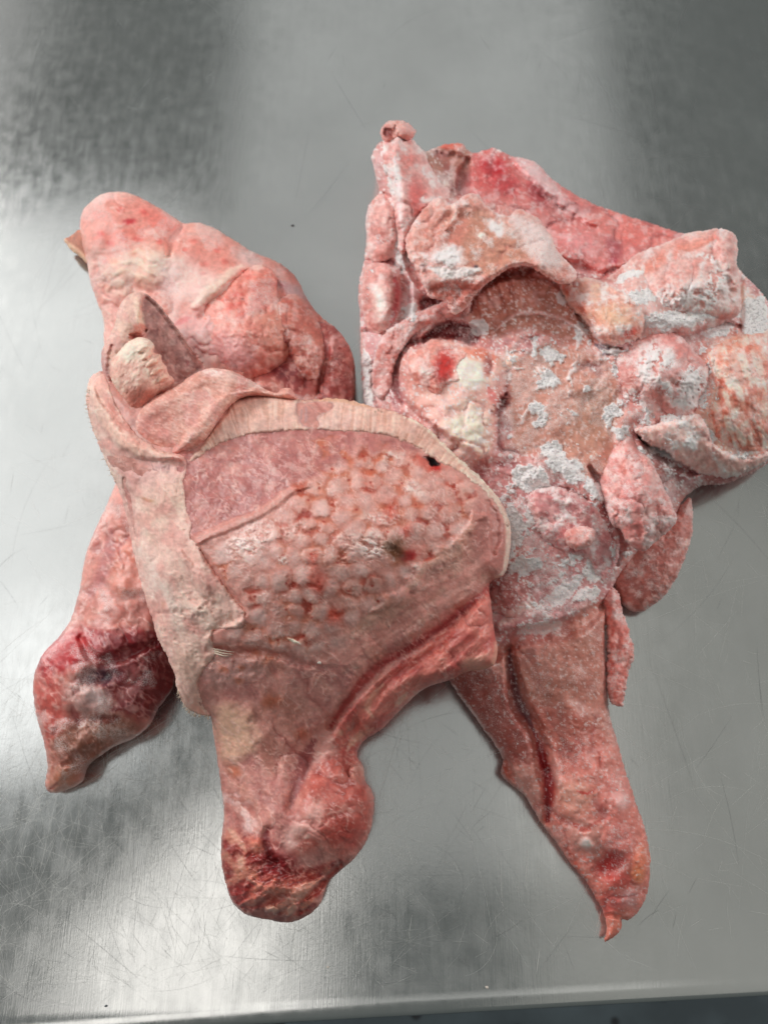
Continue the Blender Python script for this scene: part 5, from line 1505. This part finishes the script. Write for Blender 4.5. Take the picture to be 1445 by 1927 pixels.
# ---- the folded skin and torn muscle at the top left corner
P1 = Sheet([(262, 549), (284, 559), (303, 577), (322, 602), (340, 625), (362, 655), (388, 692), (372, 706), (345, 722), (300, 740), (250, 760), (215, 740), (200, 716), (192, 690), (192, 660), (206, 636), (216, 610), (224, 580), (240, 557)],
           T=[(255, 565, 86), (235, 620, 88), (265, 600, 90), (300, 640, 80), (350, 680, 76), (300, 720, 74), (215, 690, 84), (250, 750, 74)],
           E=[(262, 550, 74), (340, 625, 66), (385, 690, 68), (192, 675, 66), (250, 760, 66)], B=60, R=24, seed=53, jag=1.0, step=1.8)
P1.C = P1.base([(212, 166, 150), (222, 182, 164), (200, 148, 134)], 26)
shade_wall = P1.poly([(274, 556), (286, 560), (345, 625), (392, 690), (380, 712), (330, 724), (300, 690), (276, 640), (266, 600)], 5, 4)
P1.C = P1.C * (1 - shade_wall[..., None]) + shade_wall[..., None] * P1.base([(166, 122, 116), (154, 110, 106), (176, 134, 126)], 24, 3)  # wall turned from the light: its shade is in this darker colour
P1.lift(shade_wall, -9)
P1.paint((1 - shade_wall), (214, 178, 166), 0.3)
P1.lift(P1.line([(262, 552), (266, 600), (274, 640)], 12, 14), 2)
P1.lift(P1.n(26, 3, 77) - 0.5, 3)
P1.paint(sst(0.48, 0.66, P1.n(16, 3, 78)), (196, 148, 140), 0.4)
P1.paint(P1.line([(258, 562), (264, 600), (268, 625)], 7, 6), (226, 196, 174), 0.8)
P1.paint(P1.poly([(250, 612), (272, 612), (275, 630), (262, 640), (246, 634)], 5, 4), (210, 132, 118), 0.8)
P1.lift(P1.line([(246, 630), (262, 632), (276, 622)], 5, 4), -4)
P1.paint(P1.line([(244, 634), (262, 636), (272, 630)], 3, 3), (150, 76, 66), 0.8)
P1.paint(P1.line([(194, 660), (197, 690), (206, 710)], 9, 6), (170, 122, 120), 0.85)
P1.lift(P1.line([(212, 650), (207, 690), (212, 720)], 6, 5), -4)
P1.paint(P1.spot(353, 685, 3, 6), (130, 56, 60), 0.8)
P1.paint(sst(0.5, 0.66, P1.n(18, 4, 91)), (206, 150, 142), 0.5)
P1.grain(8, 4, 31, 0.3)
P1.paint(sst(0.55, 0.7, P1.n(8, 3, 40)), (228, 200, 190), 0.3)
P1.build('skin_fold', M_SKIN, tF, bF)

P2 = Sheet([(208, 700), (212, 676), (222, 662), (234, 648), (248, 638), (264, 634), (282, 640), (291, 652), (289, 663), (303, 668), (306, 680), (314, 690), (317, 702), (328, 716), (318, 730), (298, 742), (280, 760), (262, 786), (250, 790), (240, 765), (226, 740), (212, 720)],
           T=[(225, 680, 92), (265, 650, 96), (300, 690, 92), (270, 720, 94), (255, 780, 82), (310, 725, 84)], E=[(210, 690, 82), (265, 636, 84), (320, 710, 80), (255, 788, 78)], B=76, R=18, seed=54, jag=1.2, step=1.7)
P2.C = P2.base([(226, 178, 164), (214, 158, 146), (234, 196, 180)], 20)
fib = 0.7 * fbm(P2.U, P2.V, 2.6, 3, 7, -58, 3.0) + 0.3 * fbm(P2.U, P2.V, 9, 2, 9, -50, 3.0)
P2.paint(sst(0.5, 0.68, fib), (234, 202, 182), 0.5)
P2.paint(1 - sst(0.30, 0.45, fib), (190, 124, 108), 0.4)
P2.lift(fib - 0.5, 1.6)
P2.paint(sst(0.5, 0.7, P2.n(16, 3, 92)), (204, 138, 124), 0.5)
P2.paint(P2.poly([(222, 660), (248, 636), (284, 638), (290, 656), (262, 672), (240, 680)], 8, 6), (236, 210, 190), 0.8)
for (x, y) in [(290, 658), (300, 672), (308, 688), (318, 704), (281, 646)]:
    P2.lift(P2.line([(x, y), (x - 20, y + 15)], 6, 5, 3), 1.8)
    P2.lift(P2.line([(x - 2, y + 8), (x - 18, y + 19)], 3, 3, 3), -0.6)
    P2.paint(P2.line([(x, y), (x - 22, y + 16)], 5, 4, 1), (230, 184, 164), 0.7)
    P2.paint(P2.line([(x - 2, y + 8), (x - 18, y + 19)], 3, 3, 3), (196, 130, 116), 0.5)
P2.paint(P2.poly([(240, 740), (285, 735), (262, 785), (248, 785)], 12, 6), (196, 124, 108), 0.7)
P2.C = P2.C * 0.8 + 0.2 * np.array([238, 212, 194.])
P2.paint(P2.poly([(222, 664), (246, 638), (284, 640), (288, 654), (262, 668), (238, 680)], 8, 6), (234, 206, 190), 0.6)
P2.paint(P2.poly([(236, 735), (290, 735), (262, 790), (248, 788)], 12, 6), (186, 108, 96), 0.6)
P2.grain(7, 3)
P2.build('torn_muscle', M_SKIN, tF, bF)

P3 = Sheet([(252, 792), (262, 772), (285, 752), (318, 734), (345, 718), (368, 702), (396, 693), (432, 697), (466, 712), (500, 733), (520, 739), (530, 732), (544, 730), (556, 742), (556, 752), (520, 748), (480, 744), (452, 750), (432, 766), (412, 792), (394, 822), (372, 846),
            (352, 858), (330, 858), (300, 852), (274, 838), (254, 816)],
           T=[(270, 800, 92), (330, 850, 92), (340, 760, 99), (390, 720, 100), (450, 720, 96), (400, 780, 103), (370, 820, 100), (520, 742, 88), (548, 740, 88)],
           E=[(255, 800, 82), (340, 858, 90), (400, 700, 84), (530, 740, 82), (430, 770, 92)], B=78, R=26, seed=55, jag=1.0, step=1.7)
P3.C = P3.base([(216, 164, 146), (204, 148, 130), (224, 178, 160)], 30)
P3.lift(P3.line([(330, 850), (385, 800), (425, 755), (480, 738)], 14, 12), 4)
P3.paint(P3.line([(345, 850), (390, 808), (425, 760), (470, 742)], 8, 6), (230, 194, 174), 0.8)
P3.lift(P3.line([(290, 790), (350, 770), (400, 730)], 30, 44, 6), -3)
P3.paint(P3.poly([(262, 790), (300, 770), (330, 800), (290, 835), (262, 820)], 14, 10), (196, 126, 112), 0.7)
P3.paint(P3.line([(400, 700), (450, 712), (490, 732)], 8, 6), (226, 194, 180), 0.7)
P3.paint(P3.spot(398, 703, 18, 7, 0, 0.6, 6), (238, 220, 210), 0.7)
P3.paint(P3.spot(455, 712, 22, 6, 20), (170, 140, 130), 0.5)
P3.lift(P3.line([(440, 735), (475, 728), (500, 738)], 5, 5), -2)
f = fbm(P3.U, P3.V, 2.8, 3, 5, 20, 2.6)
P3.paint(sst(0.5, 0.7, f), (232, 198, 182), 0.4)
P3.paint(1 - sst(0.34, 0.44, f), (194, 130, 114), 0.28)
P3.lift(f - 0.5, 0.7)
P3.paint(P3.line([(520, 738), (536, 742), (554, 744)], 6, 4), (214, 162, 146), 0.7)
P3.lift(P3.spot(543, 738, 9, 9), 3)
P3.paint(sst(0.5, 0.66, P3.n(24, 4, 91)), (210, 146, 136), 0.5)
P3.tissue(1.0, (238, 212, 200), 14, 0.06, 0.5, 10, 2, 0.3)
P3.C = P3.C * np.array([0.99, 0.965, 0.99])
P3.grain(7, 3.5)
P3.build('skin_fold', M_SKIN, tF, bF)

# ---- loose threads and fringe
def threads(name, parent, base, items, mat):
    vs, fs = [], []
    for pts, r in items:
        n0 = len(vs)
        for i, (u, v, h) in enumerate(pts):
            p = at(u, v, h / 1000)
            q = at(*pts[min(i + 1, len(pts) - 1)][:2], pts[min(i + 1, len(pts) - 1)][2] / 1000) - at(*pts[max(i - 1, 0)][:2], pts[max(i - 1, 0)][2] / 1000)
            q = q / (np.linalg.norm(q) + 1e-9)
            a = np.cross(q, [0, 0, 1.0]); a /= np.linalg.norm(a) + 1e-9
            b = np.cross(q, a)
            rr = r / 1000 * (1 - 0.75 * i / (len(pts) - 1))
            for k in range(4):
                vs.append(p + rr * (a * cos(k * pi / 2) + b * sin(k * pi / 2)))
        for i in range(len(pts) - 1):
            for k in range(4):
                fs.append((n0 + i * 4 + k, n0 + i * 4 + (k + 1) % 4, n0 + i * 4 + 4 + (k + 1) % 4, n0 + i * 4 + 4 + k))
        fs.append((n0, n0 + 3, n0 + 2, n0 + 1))
        fs.append(tuple(n0 + (len(pts) - 1) * 4 + k for k in range(4)))
    return link_mesh(name, vs, fs, mat, parent, True, base)


M_THREAD = plain('dried_sinew', (0.72, 0.58, 0.46), 0.6)
hB = lambda u, v: float(grid_sample(B, B.H, np.array(u, float), np.array(v, float)))
for pts in [[(402, 1221), (418, 1224), (430, 1226), (441, 1227)], [(404, 1225), (418, 1229), (434, 1231), (440, 1232)], [(405, 1229), (420, 1234), (436, 1235)]]:
    threads('sinew_thread', tF, bF, [([(u, v, hB(u, v) + 3.5) for u, v in pts], 0.55)], M_THREAD)
it = []
rs = np.random.RandomState(12)
for k in range(60):
    t = rs.rand()
    P = smooth([(336, 1300), (350, 1330), (372, 1345), (396, 1348)], False)
    i = int(t * (len(P) - 1))
    u, v = P[i]
    h = hB(u, v) + 1
    L_ = rs.uniform(3, 9)
    a = rs.normal(2.2, 0.5)
    it.append(([(u, v - 3, h), (u + L_ * 0.5 * cos(a), v + L_ * 0.5 * sin(a), h), (u + L_ * cos(a), v + L_ * sin(a), h - 1)], 0.28))
for k in range(26):
    P = smooth([(166, 735), (164, 770), (176, 815), (200, 875), (224, 922), (245, 1000)], False)
    i = int(rs.rand() ** 1.6 * (len(P) - 1))
    u, v = P[i]
    h = hB(u + 6, v)
    L_ = rs.uniform(3, 8)
    a = rs.normal(3.3, 0.5)
    it.append(([(u + 4, v, h), (u + L_ * 0.5 * cos(a), v + L_ * 0.5 * sin(a), h), (u + L_ * cos(a), v + L_ * sin(a), h - 1)], 0.2))
o = threads('skin_fringe', tF, bF, it, M_THREAD)
o['kind'] = 'stuff'
# ================================================================ frost crystals on the right piece
rng = np.random.RandomState(77)


def crystals(name, sheet, mask, count, smin, smax, parent, base, mat=None):
    P = sheet.sample(count, mask, rng)
    if len(P) == 0:
        return
    n_ = len(P)
    W = at(P[:, 0], P[:, 1], P[:, 2] / 1000) - np.asarray(base)
    r = rng.uniform(smin, smax, n_) / 1000 * (0.5 + rng.rand(n_))
    oct_ = np.array([(1, 0, 0), (-1, 0, 0), (0, 1, 0), (0, -1, 0), (0, 0, 1), (0, 0, -1)], float)
    vs = oct_[None] * (0.5 + rng.rand(n_, 6, 1)) * r[:, None, None]
    ax = rng.normal(size=(n_, 3)); ax /= np.linalg.norm(ax, axis=1)[:, None]
    an = rng.uniform(0, 2 * pi, n_)[:, None, None]
    c_ = np.cos(an); s_ = np.sin(an)
    kx = ax[:, None, :]
    vs = vs * c_ + np.cross(np.broadcast_to(kx, vs.shape), vs) * s_ + kx * (vs * kx).sum(-1, keepdims=True) * (1 - c_)
    vs = vs + W[:, None, :]
    ff = np.array([(0, 2, 4), (2, 1, 4), (1, 3, 4), (3, 0, 4), (2, 0, 5), (1, 2, 5), (3, 1, 5), (0, 3, 5)])
    fa = (ff[None] + 6 * np.arange(n_)[:, None, None]).reshape(-1, 3)
    me = bpy.data.meshes.new(name)
    vv = vs.reshape(-1, 3)
    me.vertices.add(len(vv)); me.vertices.foreach_set('co', vv.astype(np.float32).ravel())
    me.loops.add(fa.size); me.loops.foreach_set('vertex_index', fa.astype(np.int32).ravel())
    me.polygons.add(len(fa)); me.polygons.foreach_set('loop_start', np.arange(0, fa.size, 3, dtype=np.int32))
    me.update(calc_edges=True)
    me.materials.append(mat or M_ICE)
    o = bpy.data.objects.new(name, me); COL.objects.link(o); o.parent = parent
    o['kind'] = 'stuff'
    return o


crystals('frost_crystals', Rr, cm ** 2, 9000, 0.25, 0.6, tR, bR)
crystals('frost_crystals', Rr, (cm ** 1.5 + 0.02 * Rr.F) * (1 - rear), 12000, 0.12, 0.36, tR, bR)
crystals('frost_crystals', Rr, Rr.F ** 2 * (1 - rear) * (1 - 0.7 * leg) * (1 - 0.6 * mus), 8000, 0.10, 0.26, tR, bR)

# crumbs and specks that lie about
def crumb(label, u, v, h, r, mat, seed):
    rs_ = np.random.RandomState(seed)
    p = at(u, v, h / 1000 + r / 1000 * 0.4)
    vs, fs = [], []
    nu, nv = 7, 5
    for j in range(1, nv):
        for i in range(nu):
            a = 2 * pi * i / nu; b = pi * j / nv
            q = r / 1000 * (0.65 + 0.6 * rs_.rand())
            vs.append((q * sin(b) * cos(a) * 1.4, q * sin(b) * sin(a), q * cos(b) * 0.7))
    vs.append((0, 0, r / 1000 * 0.7)); vs.append((0, 0, -r / 1000 * 0.5))
    for j in range(nv - 2):
        for i in range(nu):
            fs.append((j * nu + i, (j + 1) * nu + i, (j + 1) * nu + (i + 1) % nu, j * nu + (i + 1) % nu))
    t_, b_ = len(vs) - 2, len(vs) - 1
    for i in range(nu):
        fs.append((i, (i + 1) % nu, t_)); fs.append(((nv - 2) * nu + (i + 1) % nu, (nv - 2) * nu + i, b_))
    o = link_mesh('crumb', vs, fs, mat, None, True)
    o.location = p
    o['label'] = label
    o['category'] = 'crumb'
    return o


M_CRW = plain('pale_crumb', (0.75, 0.66, 0.58), 0.6)
M_CRD = plain('dark_crumb', (0.10, 0.11, 0.12), 0.6)
crumb('tiny white ice crumb on the dusky band of the front meat piece', 601, 1247, hB(601, 1247), 0.9, M_CRW, 1)
crumb('blurred dark speck on the steel between the left and right meat pieces', 551, 424, 0, 1.0, M_CRD, 2)
crumb('tiny white crumb on the steel below the blunt shank end', 617, 1820, 0, 0.6, M_CRW, 3)
crumb('pale crumb on the steel just above the front table edge', 916, 1858, 0, 0.8, M_CRW, 4)
crumb('small dark crumb on the dark lower left steel', 200, 1893, 0, 0.7, M_CRD, 5)
